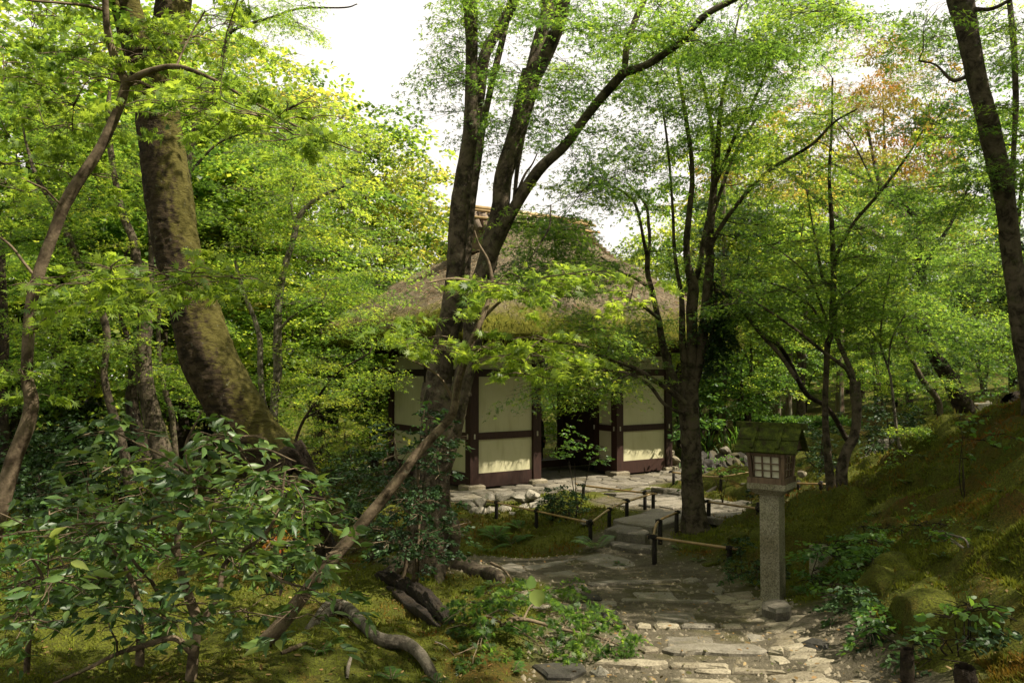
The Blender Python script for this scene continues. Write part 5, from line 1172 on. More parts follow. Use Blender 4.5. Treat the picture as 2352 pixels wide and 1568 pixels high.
shrub(70, [(300,1150,230,120,3.2,4.4,34), (560,1110,160,110,3.3,4.3,24), (640,1250,150,90,3.2,4.2,20), (120,1300,140,100,3.0,4.2,18), (380,1330,200,90,3.1,4.2,18), (480,975,70,30,3.5,3.9,5), (265,985,50,20,3.3,3.6,4), (700,1120,90,60,3.5,4.2,8),
           (60,1400,90,60,3.1,4,8), (640,1400,140,40,3.2,3.9,7), (780,1370,25,15,3.2,3.4,2), (200,1200,120,60,3.1,4.0,12), (290,1430,120,60,3.2,3.9,8)],
      [(440,1540,3.7)], 'big glossy shrub with long pointed drooping leaves filling the lower left', 'glossy', TE, .074, 15, .14, (.5, .3), bark='bark_smooth', tilt=.75, thick=.5, droop=.5, stems=stems, big=290, mult=1.0, grow=False, twigs=2)
shrub(71, [(315,1085,110,28,9.0,10.4,18)], [(260,1135,9.8),(360,1135,9.8)], 'sunlit pale green azalea behind the top of the glossy shrub', 'maple_yellow', TO, .05, 70, .22, (.35, .25))
shrub(72, [(150,1050,190,90,11,13,60), (60,1130,120,60,10,12,26)], [(60,1170,11),(180,1170,12),(280,1150,12)], 'dark broadleaf evergreen thicket at the far left behind the slender trunks', 'dark', TO, .075, 80, .38, (.45, .3), sr=.03)
shrub(73, [(180,1240,240,60,5.6,7.4,40), (120,1330,180,60,4.8,6.2,22)], [(90,1330,6.5),(220,1320,6.2),(330,1310,6.2)], 'low green azalea behind the stems of the glossy shrub at lower left', 'fern', TO, .040, 60, .20, (.25, .25))
shrub(74, [(620,1180,130,70,6.6,8,30), (560,1260,120,50,6,7,14)], [(600,1260,7),(680,1250,7)], 'mid green shrub in front of the foot of the mossy leaning trunk', 'maple', TO, .045, 60, .22, (.45, .25))
shrub(75, [(648,1238,44,14,6.0,6.4,6)], [(640,1265,6.2)], 'small rust coloured fern patch under the glossy leaves', 'maple_autumn', TO, .035, 60, .12, (.55, .2), cat='fern', name='fern', sr=.005)
shrub(76, [(965,1010,90,60,6.6,7.3,20), (950,1120,75,70,6.5,7.4,20), (890,1200,80,70,6.4,7.4,22), (950,1260,80,40,6.4,7.2,12), (1050,1210,40,26,6.6,7.2,5), (850,1180,60,60,6.8,7.6,10)], [(925,1330,6.9),(957,1330,6.9)], 'dark glossy holly crowding the foot of the grey multi stemmed maple', 'dark', TO, .040, 60, .15, (.35, .3),
      stems=[([(917,1345,14),(930,1310,10),(938,1230,9),(935,1150,8),(915,1080,6),(905,1000,3)], 6.9, 6.9), ([(950,1345,14),(955,1300,10),(962,1210,9),(960,1120,8),(965,1020,5),(975,940,3)], 6.9, 6.9), ([(937,1180,7),(900,1120,5),(880,1060,4),(930,1040,3)], 6.9, 7.0)], grow=False, bark='bark_smooth')
shrub(77, [(955,945,45,45,6.7,7.1,5)], [(960,1000,6.9)], 'thin shoots with round young leaves rising above the dark holly', 'fern', TO, .05, 9, .12, (.5, .25), name='sprig', cat='plant', sr=.004, mult=1)
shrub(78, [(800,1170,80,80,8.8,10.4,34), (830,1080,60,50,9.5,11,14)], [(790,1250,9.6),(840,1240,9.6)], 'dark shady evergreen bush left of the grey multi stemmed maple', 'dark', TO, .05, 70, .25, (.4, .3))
shrub(79, [(790,1010,110,50,12,14.5,40), (700,1040,60,40,11,13,16)], [(740,1090,13),(830,1075,13)], 'sunlit low maple shrub in the clearing left of the gate', 'maple_yellow', T3, .07, 75, .32, (.25, .25))
shrub(80, [(1290,1158,46,22,11.0,11.8,34)], [(1270,1192),(1310,1192)], 'small dark rounded bush on the moss inside the bamboo rails', 'dark', TO, .034, 80, .15, (.5, .3), tilt=1.2, thick=.7)
shrub(81, [(1322,1020,52,30,11.2,11.8,12), (1360,1050,24,12,11.2,11.6,3)], [(1331,1168,11.5)], 'little bright leaved bush on a bare stem before the gate opening', 'fern', TO, .05, 22, .14, (.6, .3), sr=.007, mult=1.3)
def fern(seed, foot, label, k=7, L=.35, leafm='fern', spread=1.0, name='fern', cat='fern', group=None, lean=(0, 0)):
    t = Plant(seed); rg = t.rg; f = G(*foot) if len(foot) == 2 else np.array(foot); pos = []; dr = []; nr = []; sz = []
    for i in range(k):
        a = rg.random() * 6.28; d = np.array([math.cos(a) * spread + lean[0], math.sin(a) * spread + lean[1], 0]); l = L * rg.uniform(.7, 1.1); s_ = np.linspace(0, 1, 9)
        q = f + d * (l * s_[:, None]) + np.array([0, 0, 1]) * (l * (1.0 * s_ - .75 * s_ ** 2.2))[:, None]
        V, F = tube_np(q, np.linspace(.003, .001, 9), 3); t.tv.append(V); t.tf.append(F + t.tn); t.tn += len(V)
        sd = norm(np.cross(d, [0, 0, 1.]))
        for j in np.linspace(.12, .98, 16):
            p = f + d * l * j + np.array([0, 0, 1]) * l * (j - .75 * j ** 2.2); w = l * .34 * math.sin(math.pi * min(1, j * .85 + .12))
            for sg in (-1, 1): pos.append(p); dr.append(sd * sg + d * .45); nr.append([0, 0, 1.0] - d * .3); sz.append(max(w, .02))
    pos, dr, nr, sz = map(np.array, (pos, dr, nr, sz)); TF = (np.array([(0,0,0), (-.12,.3,0), (0,1,-.05), (.12,.3,0)]), np.array([(0,3,2),(0,2,1)]))
    t.L.append((pos, dr, nr, sz, np.clip(rg.normal(.5, .25, len(pos)), 0, 1), TF))
    return t.finish(name, f, label, cat, M['bark_smooth'], M[leafm], group, crown='foliage')
fern(90, (1370,1262), 'dark green fern beside the lowest stepped slab', 7, .34); fern(91, (1140,1240), 'light green fern at the edge of the hollow below the pale wall', 8, .36)
fern(92, (1175,1250), 'fern right of the light green one in the hollow', 7, .32); fern(93, (1120,1268), 'fern drooping over the near rim of the hollow', 6, .30); fern(94, (1195,1215), 'small fern on the moss under the second rail post', 6, .24)
def blade_clump(seed, foot, n, L, W, label, leafm='fern', spreadr=.3, cat='plant', name='strap_leaved_plant'):
    t = Plant(seed); rg = t.rg; f = G(*foot) if len(foot) == 2 else np.array(foot); V = []; F = []; ti = []
    for i in range(n):
        b = f + np.array([*rg.normal(0, spreadr, 2), 0]); b[2] = gh(b[0], b[1]) ; a = rg.random() * 6.28; d = np.array([math.cos(a), math.sin(a), 0]) * rg.uniform(.2, .8); l = L * rg.uniform(.6, 1.15); sd = norm(np.cross(d, [0, 0, 1.]))
        o = len(V); tt = np.clip(rg.normal(.6, .25), 0, 1)
        for j, s_ in enumerate((0, .35, .7, 1)):
            p = b + d * l * s_ ** 1.4 + np.array([0, 0, l * (1.15 * s_ - .55 * s_ ** 2.4)]); w = W * (1, 1.1, .8, .05)[j]
            V += [p - sd * w, p + sd * w]
        for j in range(3): F.append((o + 2 * j, o + 2 * j + 1, o + 2 * j + 3, o + 2 * j + 2)); ti.append(tt)
    r = root(name, tuple(f), label, cat)
    o = new_obj('leaves', np_mesh('leaves', V, F, False, {'tint': ('FACE', ti)}), None, M[leafm]); o['kind'] = 'stuff'; adopt(o, r); return r
blade_clump(95, (1672,1040,), 130, .55, .014, 'clump of long strap leaves on the terrace right of the forked maple', spreadr=.42)
blade_clump(96, (1615,1030,), 26, .6, .02, 'arching strap leaved plant behind the stem of the forked maple', spreadr=.15)
blade_clump(97, (1745,1030,), 60, .4, .012, 'strap leaves showing just left of the lantern roof', spreadr=.35)
# clipped hedge: twiggy core and a dense skin of small leaves
rg = np.random.default_rng(98); hb = P(1700, 1010, 20); he = P(1985, 1010, 18.5); z0, z1 = -.1, P(1780, 962, 19.7)[2]
n = 26000; u = rg.random(n); side = rg.random(n); ax = he[:2] - hb[:2]; Lh = np.linalg.norm(ax); ax = ax / Lh; pr = np.array([ax[1], -ax[0]])
top = side < .45; wv = np.where(top, rg.uniform(-.45, .45, n), np.where(side < .85, .45, -.45)) + rg.normal(0, .03, n); zz = np.where(top, z1, rg.uniform(z0, z1, n)) + .07 * fbm(u * 22, wv * 3, 3, 3) + rg.normal(0, .025, n)
xy = hb[:2] + ax * (u * Lh)[:, None] + pr * wv[:, None]
V, F, a = leaves(TO, np.column_stack([xy, zz]), rg.normal(0, 1, (n, 3)), rg.normal(0, .6, (n, 3)) + np.where(top[:, None], [0, 0, 1.], [pr[0], pr[1], .4]), rg.uniform(.05, .09, n), np.clip(rg.normal(.55, .25, n), 0, 1))
hr = root('hedge', (hb[0], hb[1], gh(hb[0], hb[1])), 'clipped flat topped hedge behind the lantern below the straight trunks', 'hedge'); o = new_obj('foliage', np_mesh('foliage', V, F, False, {'tint': ('FACE', a)}), None, M['fern']); o['kind'] = 'stuff'; adopt(o, hr)
b = MB(); c0 = (hb + he) / 2; b.box((c0[0], c0[1], (z0 + z1) / 2 - .12), (ax[0], ax[1], 0), (pr[0], pr[1], 0), (0, 0, 1), (Lh, .66, z1 - z0 + .1)); adopt(b.build('twigs', M['bark_dark']), hr)
# undergrowth on the right
shrub(100, [(1960,1265,90,36,5.9,6.8,26), (2010,1300,70,30,5.6,6.4,12), (1900,1320,50,26,6.0,6.6,9)], [(1950,1340,6.3),(2020,1340,6.1),(1900,1350,6.3)], 'leafy low bush around the square stone right of the lantern post', 'fern', TO, .042, 34, .15, (.35, .3), sr=.005, mult=1.5)
shrub(101, [(2030,1440,60,50,4.4,5.0,16), (2055,1510,50,26,4.2,4.7,8)], [(2030,1520,4.6),(2060,1540,4.5)], 'low leafy bush beside the wooden stub at the rubble edge', 'fern', TO, .040, 26, .12, (.35, .3), sr=.004, mult=1.4)
shrub(102, [(2190,1395,60,20,3.8,4.2,6), (2260,1400,40,16,3.8,4.1,3), (2150,1455,26,16,3.9,4.1,2)], [(2200,1500,4.0),(2215,1500,4.0)], 'sparse sapling with pale upturned leaves on the mossy mound at lower right', 'fern', TO, .055, 9, .12, (.6, .3), name='sapling', cat='plant', sr=.005, mult=1)
shrub(103, [(2075,1270,10,40,6.2,6.3,5), (2075,1215,8,20,6.2,6.3,2)], [(2078,1360,6.2)], 'tall thin yellow stem with tiny leaves above the low bush', 'fern', TO, .035, 10, .05, (.7, .2), name='sapling', cat='plant', sr=.004, mult=1)
shrub(104, [(2207,1020,6,70,7.0,7.1,5), (2290,1010,60,20,6.9,7.2,4), (2240,960,30,10,7.0,7.2,3)], [(2215,1165,6.9)], 'thin upright sapling with scattered pale leaves on the upper bank', 'fern', TO, .05, 10, .09, (.6, .3), name='sapling', cat='plant', sr=.005, mult=1)
shrub(105, [(2190,1240,26,10,5.2,5.4,3), (2160,1215,20,8,5.2,5.4,2)], [(2230,1400,5.0)], 'leaning forked sapling with a pale bare stem on the lower bank', 'fern', TO, .045, 9, .07, (.5, .3), name='sapling', cat='plant', sr=.006, mult=1, bark='bark_pale')
shrub(106, [(1740,1300,60,32,6.9,7.6,18), (1700,1265,40,18,7.4,8,7)], [(1745,1345,7.2),(1700,1300,7.6)], 'dark small leaved ground bush left of the granite lantern post', 'dark', TO, .030, 50, .13, (.45, .3), sr=.004)
shrub(107, [(2040,960,90,40,11.5,13,24), (1990,1010,50,26,11,12,9), (2110,1040,50,24,10,11,8)], [(2040,1030,12),(1990,1050,11.5)], 'dark bush at the far foot of the bank behind the crooked maple', 'dark', TO, .05, 60, .26, (.45, .3))
shrub(108, [(1880,1010,46,50,12.5,14,18), (1900,1060,30,26,11.5,12.5,7)], [(1880,1085,13),(1900,1100,12)], 'dark leafy bush just right of the lantern roof', 'dark', TO, .05, 60, .22, (.5, .3))
shrub(109, [(1660,1068,36,16,11.6,12.2,8)], [(1660,1110,11.9)], 'small green bush by the rail post right of the forked maple', 'fern', TO, .04, 30, .13, (.5, .3), sr=.005, mult=1.2)
shrub(110, [(1745,1130,30,20,9.4,10,7)], [(1745,1165,9.6)], 'dark little bush touching the left side of the lantern post', 'dark', TO, .035, 40, .12, (.5, .3), sr=.005)
shrub(111, [(1570,1110,6,14,10,10.1,2), (1618,1180,4,16,9.8,9.9,2)], [(1618,1215,9.85)], 'tiny green sprout by the rail post beside the forked maple', 'fern', TE, .05, 8, .06, (.6, .3), name='sprig', cat='plant', sr=.003, mult=1)
shrub(112, [(1640,905,70,60,17,19,26), (1600,960,50,50,16,18,16), (1740,910,60,50,18,20,20)], [(1620,1010,17.5),(1700,1005,18)], 'pale speckled broadleaf bush between the gate corner and the hedge', 'fern', TO, .085, 60, .4, (.4, .35), sr=.02)
shrub(113, [(2300,905,60,14,10.2,10.8,6), (2240,960,40,10,9.8,10.4,4)], [(2290,960,10.4)], 'bright horizontal leafy spray on the upper bank near the torn stump', 'fern', TO, .05, 24, .16, (.7, .25), name='sprig', cat='plant', sr=.005)
shrub(114, [(1290,1010,60,40,21,23,14), (1270,960,50,50,22,24,12)], [(1270,1040,22)], 'leafy shrub seen through the gate opening', 'maple', TO, .08, 60, .4, (.5, .3), sr=.02)
shrub(116, [(1950,1370,50,40,5.0,5.8,14), (1990,1460,34,40,4.5,5.0,8)], [(1960,1420,5.4),(1990,1500,4.7)], 'low ferny herbs filling the shade behind the raised dark block', 'dark', TO, .038, 34, .12, (.8, .25), sr=.004, mult=1.4)
shrub(117, [(2110,1500,40,40,4.0,4.5,9), (2270,1480,60,40,3.7,4.2,9)], [(2110,1560,4.2),(2270,1560,3.9)], 'dark low herbs between the mossy mounds at the lower right', 'dark', TO, .034, 30, .11, (.8, .25), sr=.004, mult=1.3)
shrub(118, [(2130,1215,50,24,5.6,6.4,8), (2010,1215,50,18,6.6,7.2,8)], [(2130,1260,6),(2010,1240,6.9)], 'scattered low leafy sprigs over the middle of the mossy bank', 'fern', TO, .030, 16, .13, (.3, .3), sr=.003, mult=1.2)
# cut maple branch dropped beside the path
t = Plant(115); t.limb([(*(G(1150,1475) + [0,0,.10]), .012), (*(G(1200,1470) + [0,0,.13]), .011), (*(G(1290,1490) + [0,0,.12]), .009), (*(G(1370,1500) + [0,0,.10]), .007), (*(G(1440,1512) + [0,0,.06]), .003)], 7)
for a, c in (((1200,1470),(1240,1420)), ((1200,1470),(1120,1450)), ((1290,1490),(1350,1440)), ((1150,1475),(1080,1480))): t.limb([(*(G(*a) + [0,0,.12]), .008), (*(G((a[0]+c[0])/2,(a[1]+c[1])/2) + [0,0,.16]), .006), (*(G(*c) + [0,0,.10]), .003)], 6)
C = np.array([G(x, y) + [0, 0, h] for x, y, h in [(1085,1440,.16),(1070,1480,.12),(1110,1500,.10),(1130,1450,.2),(1160,1410,.14),(1170,1480,.16),(1205,1440,.18),(1210,1505,.12),(1240,1465,.18),(1250,1510,.12),(1280,1430,.14),(1290,1475,.18),(1300,1520,.08),(1330,1450,.16),(1340,1490,.16),(1360,1520,.08),(1385,1480,.14),(1400,1510,.12),(1430,1515,.08),(1110,1400,.12),(1290,1400,.16),(1315,1385,.14),(1180,1380,.10),(1060,1455,.14),(1095,1520,.08)]])
t.pads(C, .15, 58, T7, .050, tilt=.6, thick=.35, droop=.8, tint=(.22, .2), rmax=.004, twigs=3)
t.finish('cut_branch', G(1200, 1480), 'cut maple branch with limp leaves lying beside the paved path', 'branch', M['bark_smooth'], M['maple'], big=120, trunk='branch')
# a big folded round leaf on a thin stalk
t = Plant(116); p1 = P(1228, 1352, 4.9); t.limb([(*(G(1110,1400) + [0,0,-.02]), .003), (*P(1165, 1372, 4.9), .003), (*p1, .002)], 5)
TRD = (np.array([(0,0,0), (-.42,.18,.1), (-.5,.55,.12), (-.25,.95,.05), (0,1.08,-.1), (.25,.95,.05), (.5,.55,.12), (.42,.18,.1), (0,.5,-.05)]), np.array([(8,0,7),(8,7,6),(8,6,5),(8,5,4),(8,4,3),(8,3,2),(8,2,1),(8,1,0)]))
t.L.append((np.array([p1, p1 + [-.03, 0, .0]]), np.array([[.3, -.2, -1.0], [.1, .1, .6]]), np.array([[0, -1, .4], [.6, -1, .3]]), np.array([.10, .075]), np.array([.62, .8]), TRD))
t.finish('broad_leaf', G(1110, 1400), 'single broad bright green leaf standing up at the left edge of the path', 'plant', M['bark_smooth'], M['glossy'], trunk='stalk', big=2)
# little plants poking out of the moss
k = 0
SPR = [(1128,1345,'pale lit sprout by the end of the surface root'), (1080,1360,'small leafy sprout on the moss left of the surface root'), (735,1500,'tiny two leaved seedling right of the leaning maple foot'), (640,1478,'bright broad seedling at the foot of the leaning maple'), (900,1560,'maple seedling at the bottom edge on the sunny moss'), (1000,1568,'maple seedling beside the lower end of the pale root'),
       (1180,1545,'seedling between the dark flat rock and the cut branch'), (1735,1345,'green tuft on the joint before the lantern foot'), (1800,1300,'leafy sprout right against the granite post'), (1840,1365,'sprout between the post and the raised block'), (2130,1180,'sprout on the middle of the bank'), (2000,1150,'leafy sprout at the foot of the bank'), (2080,1110,'sprout under the pale sapling'), (1560,1262,'small green tuft under the near bamboo rail'), (1600,1290,'low tuft left of the dark ground bush'), (1420,1300,'little fern like tuft beside the patterned landing stone')]
for x, y, lab in SPR: fern(130 + k, (x, y), lab, 5, .11, 'fern', .9, 'sprout', 'seedling'); k += 1

for i, (x, y, lab) in enumerate([(2150,1120,'tiny pale seedling high on the bank left of the thin upright sapling'), (2290,1130,'tiny pale seedling below the torn stump on the bank'), (2090,1190,'tiny seedling low on the bank right of the thin yellow stem'), (2260,1220,'tiny seedling beside the leaning forked sapling'), (2320,1290,'tiny seedling at the right edge above the moss mound'),
        (2160,1280,'tiny seedling just above the big bulging mossy rock'), (2010,1180,'tiny seedling at the foot of the bank behind the low leafy bush'), (2120,1050,'tiny seedling right of the pale sapling stem near the bank top')]):
    fern(160 + i, (x, y), lab, 4, .08, 'fern', .9, 'sprout', 'seedling')
# ================================================================== dead wood
def wood_limb(name, pts, label, cat, mat, sides=14, jit=.2, per=8, group=None, extra=None):
    r = root(name, tuple(pts[0][:3]), label, cat, group); t = Plant(900 + len(label)); dw = mat == 'deadwood'; t.limb(pts, sides * (3 if dw else 1), jit * (.6 if dw else 1), per=per * (3 if dw else 1), ridge=.22 if dw else .03)
    for e in (extra or []): t.limb(e, 8, jit)
    V, F = t.wood(); adopt(new_obj('wood', np_mesh('wood', V, F, True), None, M[mat]), r); return r
def onG(pts, lift=0.0): return [(*(G(x, y) + [0, 0, w * 1.0 * G(x, y)[1] / FP / 2 * .5 + lift + l]), w * G(x, y)[1] / FP / 2) for x, y, w, l in pts]
wood_limb('exposed_root', onG([(700,1445,20,-.05),(729,1432,28,0),(759,1412,32,.03),(796,1415,30,.03),(829,1442,27,.02),(859,1468,26,.01),(885,1486,30,.02),(932,1500,30,.04),(965,1520,28,.03),(992,1552,26,.0),(1010,1567,22,-.05)]), 'pale smooth root snaking over the sunny moss at the bottom', 'root', 'bark_pale', 12, .12)
wood_limb('rotting_log', onG([(868,1322,20,-.03),(890,1336,30,.01),(930,1358,36,.02),(975,1390,38,.02),(1015,1420,30,.01),(1048,1446,14,-.02)]), 'dark rotting split log on the moss left of the cut branch', 'log', 'deadwood', 16, .4, extra=[onG([(893,1350,16,-.02),(940,1392,24,0),(985,1425,20,0),(1030,1452,10,-.02)])])
wood_limb('dead_snag', px_limb([(640,1090,50),(655,1060,56),(680,1048,50),(704,1085,38),(722,1145,34),(740,1200,32),(752,1260,36),(760,1330,50)], 8.2), 'black twisted snag beside the foot of the mossy leaning trunk', 'snag', 'deadwood', 14, .35, extra=[px_limb([(690,1060,30),(688,1030,34),(680,1015,26)], 8.2)])
wood_limb('torn_stump', px_limb([(2440,1040,130),(2380,985,100),(2345,950,84),(2322,925,64),(2312,915,34)], 9.2), 'shaggy dark torn stump at the right edge on top of the bank', 'stump', 'deadwood', 20, .45, 10)
q = G(1970, 1415); wood_limb('rotten_stump', px_limb([(1978,1440,56),(1975,1400,52),(1976,1365,50),(1978,1356,40)], 5.6), 'dark rotten stump under the low bush at the rubble edge', 'stump', 'deadwood', 16, .35)
wood_limb('wooden_stub', px_limb([(2088,1620,34),(2085,1560,32),(2084,1510,30),(2083,1488,27)], 3.95), 'short sawn wooden stub standing at the edge of the rubble', 'post', 'bark_dark', 12, .12)
wood_limb('wooden_stub', px_limb([(2222,1620,50),(2218,1560,46),(2216,1530,40)], 3.7), 'thick low stub under the mossy mound at the lower right', 'post', 'deadwood', 12, .2)
wood_limb('fallen_stick', onG([(646,1506,9,.01),(675,1494,10,.01),(703,1483,8,.01)]), 'short broken stick lying left of the pale root', 'stick', 'bark_smooth', 7, .2)
wood_limb('fallen_stick', onG([(797,1560,7,0),(800,1540,9,.02),(806,1532,7,.05)]), 'pale upright broken stick on the sunny moss mound', 'stick', 'bark_pale', 7, .2)
wood_limb('fallen_stick', onG([(1000,1478,4,.01),(1022,1492,4,.02),(1042,1508,3,.01)]), 'thin pale twig right of the pale root', 'stick', 'bark_pale', 6, .2)
wood_limb('fallen_stick', onG([(1180,1350,6,.02),(1160,1325,6,.05),(1128,1308,7,.06)]), 'curved bare stick leaning on the surface root', 'stick', 'bark_smooth', 6, .2)
b = MB(); q = G(1886, 1300); b.box((q[0], q[1], q[2] + .05), (1,.2,0), (-.2,1,0), (0,0,1), (.15,.14,.26), .94); o = b.build('square_stone', M['granite']); tag(o, 'low square granite block among leaves right of the lantern', 'stone block')
# moss covered mounds at the foot of the bank
M['moss_rock'] = M['moss_ground']
for x, y, d, sz, lab, sd in [(2180,1425,4.35,(.30,.34,.22),'big moss covered rock bulging over the rubble edge',51), (2120,1420,4.7,(.18,.2,.2),'mossy rock left of the big bulging one',55), (2330,1430,3.9,(.28,.3,.18),'moss mound at the right edge under the sapling',52), (2290,1540,3.5,(.2,.24,.2),'yellow green moss mound low at the lower right',53), (2180,1545,3.7,(.16,.2,.15),'dark moss mound beside the wooden stub',54),
                         (2060,1340,5.6,(.22,.25,.2),'moss hummock behind the rotten stump',56), (2130,1310,5.3,(.26,.3,.2),'rounded moss hummock above the big mossy rock',57), (1660,1290,7.6,(.2,.2,.14),'dark moss rock below the end of the near rail',58), (1800,1225,8.0,(.3,.3,.16),'moss cushion just right of the granite post',59), (870,1530,4.15,(.34,.3,.16),'bright moss mound under the pale root',60)]:
    p = G(x, y); o = rock('mossy_rock', p - [0, -.6 * sz[1], sz[2] * .55], sz, 'moss_rock', lab, 'mossy rock', seed=sd, sub=4, sink=.5)
    o.data.polygons.foreach_set('use_smooth', np.ones(len(o.data.polygons), bool))

# ================================================================== moss pile, litter
rg = np.random.default_rng(300); n = 210000
yy = 3.2 + 9.5 * rg.random(n) ** 1.5; xx = rg.uniform(-.70, .70, n) * (yy + .6)
pd = path_dist(xx, yy); s_, t_ = gate_st(xx, yy); keep = (rg.random(n) < .25 + 1.6 * np.clip(fbm(xx * 2.2, yy * 2.2, 95, 3) + .25, 0, 1)) & (pd > .05 + .12 * rg.random(n)) & ((s_ < -.9) | (t_ < -1.35)); xx, yy = xx[keep], yy[keep]; n = len(xx)
zz = np.concatenate([ground_h(xx[i:i + 20000], yy[i:i + 20000]) for i in range(0, n, 20000)])
L = (.008 + .026 * rg.random(n) ** 2) * (1 + .25 * (yy - 4)); W = (.003 + .003 * rg.random(n)) * (1 + .25 * (yy - 4))
D = rg.normal(0, .55, (n, 3)) + [0, 0, 1.0]; D = norm(D)
tn = np.clip(.56 + .75 * fbm(xx * 1.3, yy * 1.3, 91, 3) + .35 * fbm(xx * 8, yy * 8, 92, 2) - .10 * (xx > 2.2) + rg.normal(0, .08, n), 0, 1)
mo = blades(np.stack([xx, yy, zz - .004], 1), D, L, W, tn, 'moss', M['moss']); tag(mo, 'fine pile of green and rusty moss over the woodland ground', kind='stuff')
n = 4200; yy = 3.4 + 11 * rg.random(n) ** 1.3; xx = rg.uniform(-.68, .68, n) * yy; zz = ground_h(xx, yy) + .006 + .025 * (path_dist(xx, yy) < 0)
V, F, a = leaves(TO, np.stack([xx, yy, zz], 1), rg.normal(0, 1, (n, 3)) * [1, 1, .15], rg.normal(0, .25, (n, 3)) + [0, 0, 1], rg.uniform(.012, .042, n), rg.random(n))
M['litter'] = leaf_mat('dead_leaf', [(0, (.05, .07, .02)), (.35, (.12, .08, .03)), (.7, (.20, .11, .04)), (1, (.30, .24, .12))], trans=1.0, gloss=.2, rough=.7, fac=.15, var=0)
lt = new_obj('leaf_litter', np_mesh('leaf_litter', V, F, False, {'tint': ('FACE', a)}), None, M['litter']); tag(lt, 'scattered fallen leaves on the moss and paving', kind='stuff')

# coarser tufts on the bank
rg = np.random.default_rng(311); n = 90000; yy = 3.4 + 6.5 * rg.random(n) ** 1.2; xx = 1.9 + (yy * .68 - 1.9) * rg.random(n)
keep = (xx > 2.0) & (path_dist(xx, yy) > .1) & (fbm(xx * 4.5, yy * 4.5, 97, 3) > .02 + .1 * rg.random(n)); xx, yy = xx[keep], yy[keep]; n = len(xx); zz = ground_h(xx, yy)
tn = np.clip(.58 + .8 * fbm(xx * 1.1, yy * 1.1, 98, 3) + .5 * fbm(xx * 6, yy * 6, 99, 2) + rg.normal(0, .1, n), 0, 1)
mo = blades(np.stack([xx, yy, zz - .004], 1), norm(rg.normal(0, .6, (n, 3)) + [-.25, -.1, 1.0]), .018 + .034 * rg.random(n), .004 + .004 * rg.random(n), tn, 'moss', M['moss']); tag(mo, 'coarse rusty and yellow green moss tufts on the bank', kind='stuff')
# grit and small pebbles trodden into the path
n = 5200; yy = 3.5 + 7.5 * rg.random(n) ** 1.3; xx = rg.uniform(-.35, .5, n) * yy; keep = path_dist(xx, yy) < .12; xx, yy = xx[keep], yy[keep]; n = len(xx); zz = ground_h(xx, yy)
oct_v = np.array([(1,0,0),(0,1,0),(-1,0,0),(0,-1,0),(0,0,1)], float); oct_f = np.array([(0,1,4),(1,2,4),(2,3,4),(3,0,4)]); r_ = rg.uniform(.004, .014, n) * (1 + .1 * yy); a_ = rg.random(n) * 6.28
ca, sa = np.cos(a_), np.sin(a_); ov = oct_v[None] * (r_[:, None] * rg.uniform(.6, 1.3, (n, 3)))[:, None, :]
V = np.stack([ov[..., 0] * ca[:, None] - ov[..., 1] * sa[:, None] + xx[:, None], ov[..., 0] * sa[:, None] + ov[..., 1] * ca[:, None] + yy[:, None], ov[..., 2] + zz[:, None] - .001], -1).reshape(-1, 3)
F = (oct_f[None] + (np.arange(n) * 5)[:, None, None]).reshape(-1, 3)
gv = new_obj('gravel', np_mesh('gravel', V, F), None, M['stone_warm']); tag(gv, 'grit and small pebbles trodden into the earth between the slabs', kind='stuff')

# ================================================================== a visitor half hidden by the gate post
def skin(name, verts, edges, radii, mat, sub=2, parent=None):
    me = bpy.data.meshes.new(name); me.from_pydata(verts, edges, []); o = bpy.data.objects.new(name, me); COL.objects.link(o)
    md = o.modifiers.new('s', 'SKIN'); md.use_smooth_shade = True; o.modifiers.new('d', 'SUBSURF').levels = sub; o.modifiers['d'].render_levels = sub
    for k, r in enumerate(radii): me.skin_vertices[0].data[k].radius = (r, r) if np.isscalar(r) else r
    me.skin_vertices[0].data[0].use_root = True
    dg = bpy.context.evaluated_depsgraph_get(); m2 = bpy.data.meshes.new_from_object(o.evaluated_get(dg)); m2.name = name
    bpy.data.objects.remove(o); o2 = new_obj(name, m2, parent, M[mat]); m2.polygons.foreach_set('use_smooth', np.ones(len(m2.polygons), bool)); return o2
M['skin'] = simple('skin', (.32, .18, .12), (.38, .22, .15), 5, .55, .05, .001)
M['shirt'] = simple('khaki_shirt', (.075, .065, .045), (.10, .09, .06), 12, .9, .2, .004)
M['trouser'] = simple('dark_trousers', (.008, .008, .010), (.015, .015, .018), 12, .9, .2, .004)
M['hair'] = simple('black_hair', (.008, .006, .005), (.02, .015, .012), 30, .6, .4, .004, (1, 1, .2))
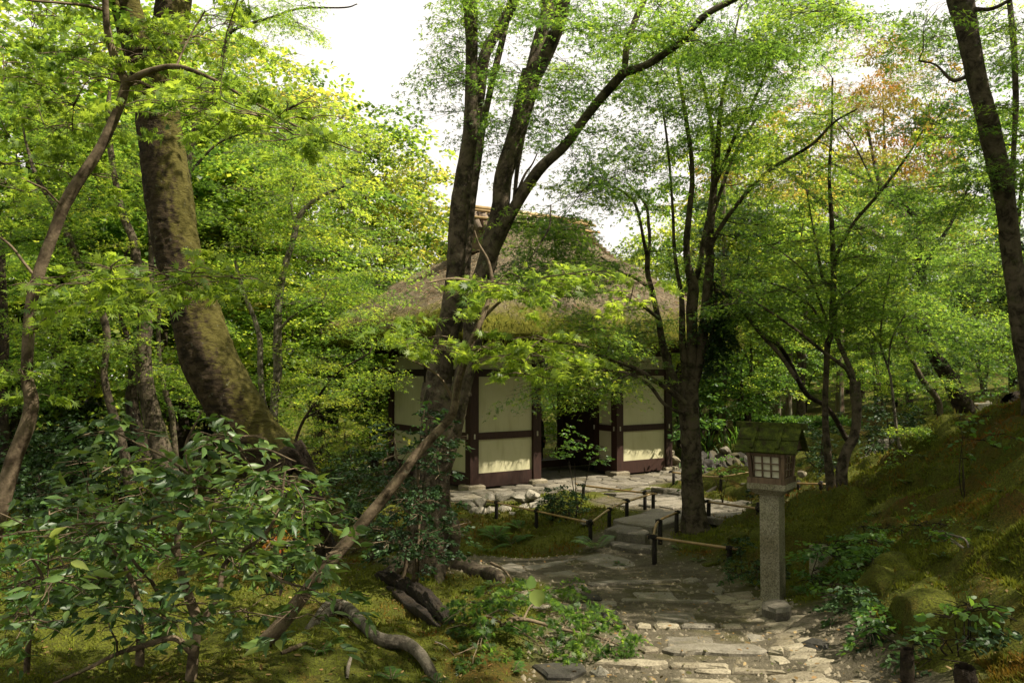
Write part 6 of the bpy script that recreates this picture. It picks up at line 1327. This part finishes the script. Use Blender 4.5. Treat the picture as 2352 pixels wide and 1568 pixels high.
pp = P(1238, 1050, 18.6); pz = P(1238, 934, 18.6)[2] - 1.66
pr_ = root('person', (pp[0], pp[1], pz), 'person in dark clothes seen in profile beyond the gate, half hidden by its post', 'person')
bv = [(0,0,.92), (0,0,1.10), (0,0,1.26), (0,0,1.37), (.015,0,1.44), (.03,0,1.52), (.03,0,1.60),
      (0,.09,.86), (.02,.09,.48), (-.01,.09,.08), (.12,.09,.035), (0,-.09,.86), (.02,-.09,.48), (-.03,-.09,.08), (.10,-.09,.035),
      (0,.17,1.35), (-.03,.21,1.08), (.10,.20,.90), (.16,.19,.84), (0,-.17,1.35), (-.03,-.21,1.08), (.10,-.20,.90), (.16,-.19,.84)]
be = [(0,1),(1,2),(2,3),(3,4),(4,5),(5,6),(0,7),(7,8),(8,9),(9,10),(0,11),(11,12),(12,13),(13,14),(3,15),(15,16),(16,17),(17,18),(3,19),(19,20),(20,21),(21,22)]
br = [(.12,.14),(.10,.13),(.11,.15),(.08,.09),.05,.085,.075,.085,.055,.038,.03,.085,.055,.038,.03,.055,.042,.03,.028,.055,.042,.03,.028]
skin('body', bv, be, br, 'skin', 2, pr_)
skin('shirt', [bv[i] for i in (0,1,2,3,15,16,17,19,20,21)], [(0,1),(1,2),(2,3),(3,4),(4,5),(5,6),(3,7),(7,8),(8,9)], [(.145,.165),(.125,.155),(.135,.175),(.095,.105),.072,.058,.045,.072,.058,.045], 'shirt', 2, pr_)
skin('trousers', [bv[i] for i in (0,7,8,9,11,12,13)], [(0,1),(1,2),(2,3),(0,4),(4,5),(5,6)], [(.135,.155),.10,.075,.065,.10,.075,.065], 'trouser', 2, pr_)
skin('hair', [(-.01,0,1.50),(0,0,1.58),(.03,0,1.635)], [(0,1),(1,2)], [.075,.093,.07], 'hair', 2, pr_)
b = MB(); b.bar((.125,0,1.52), (.165,0,1.505), .03, .035); b.build('nose', M['skin'], pr_)
for sy in (-.09, .09):
    b = MB(); b.bar((-.06, sy, .035), (.19, sy, .03), .09, .07); b.build('shoe', M['trouser'], pr_)
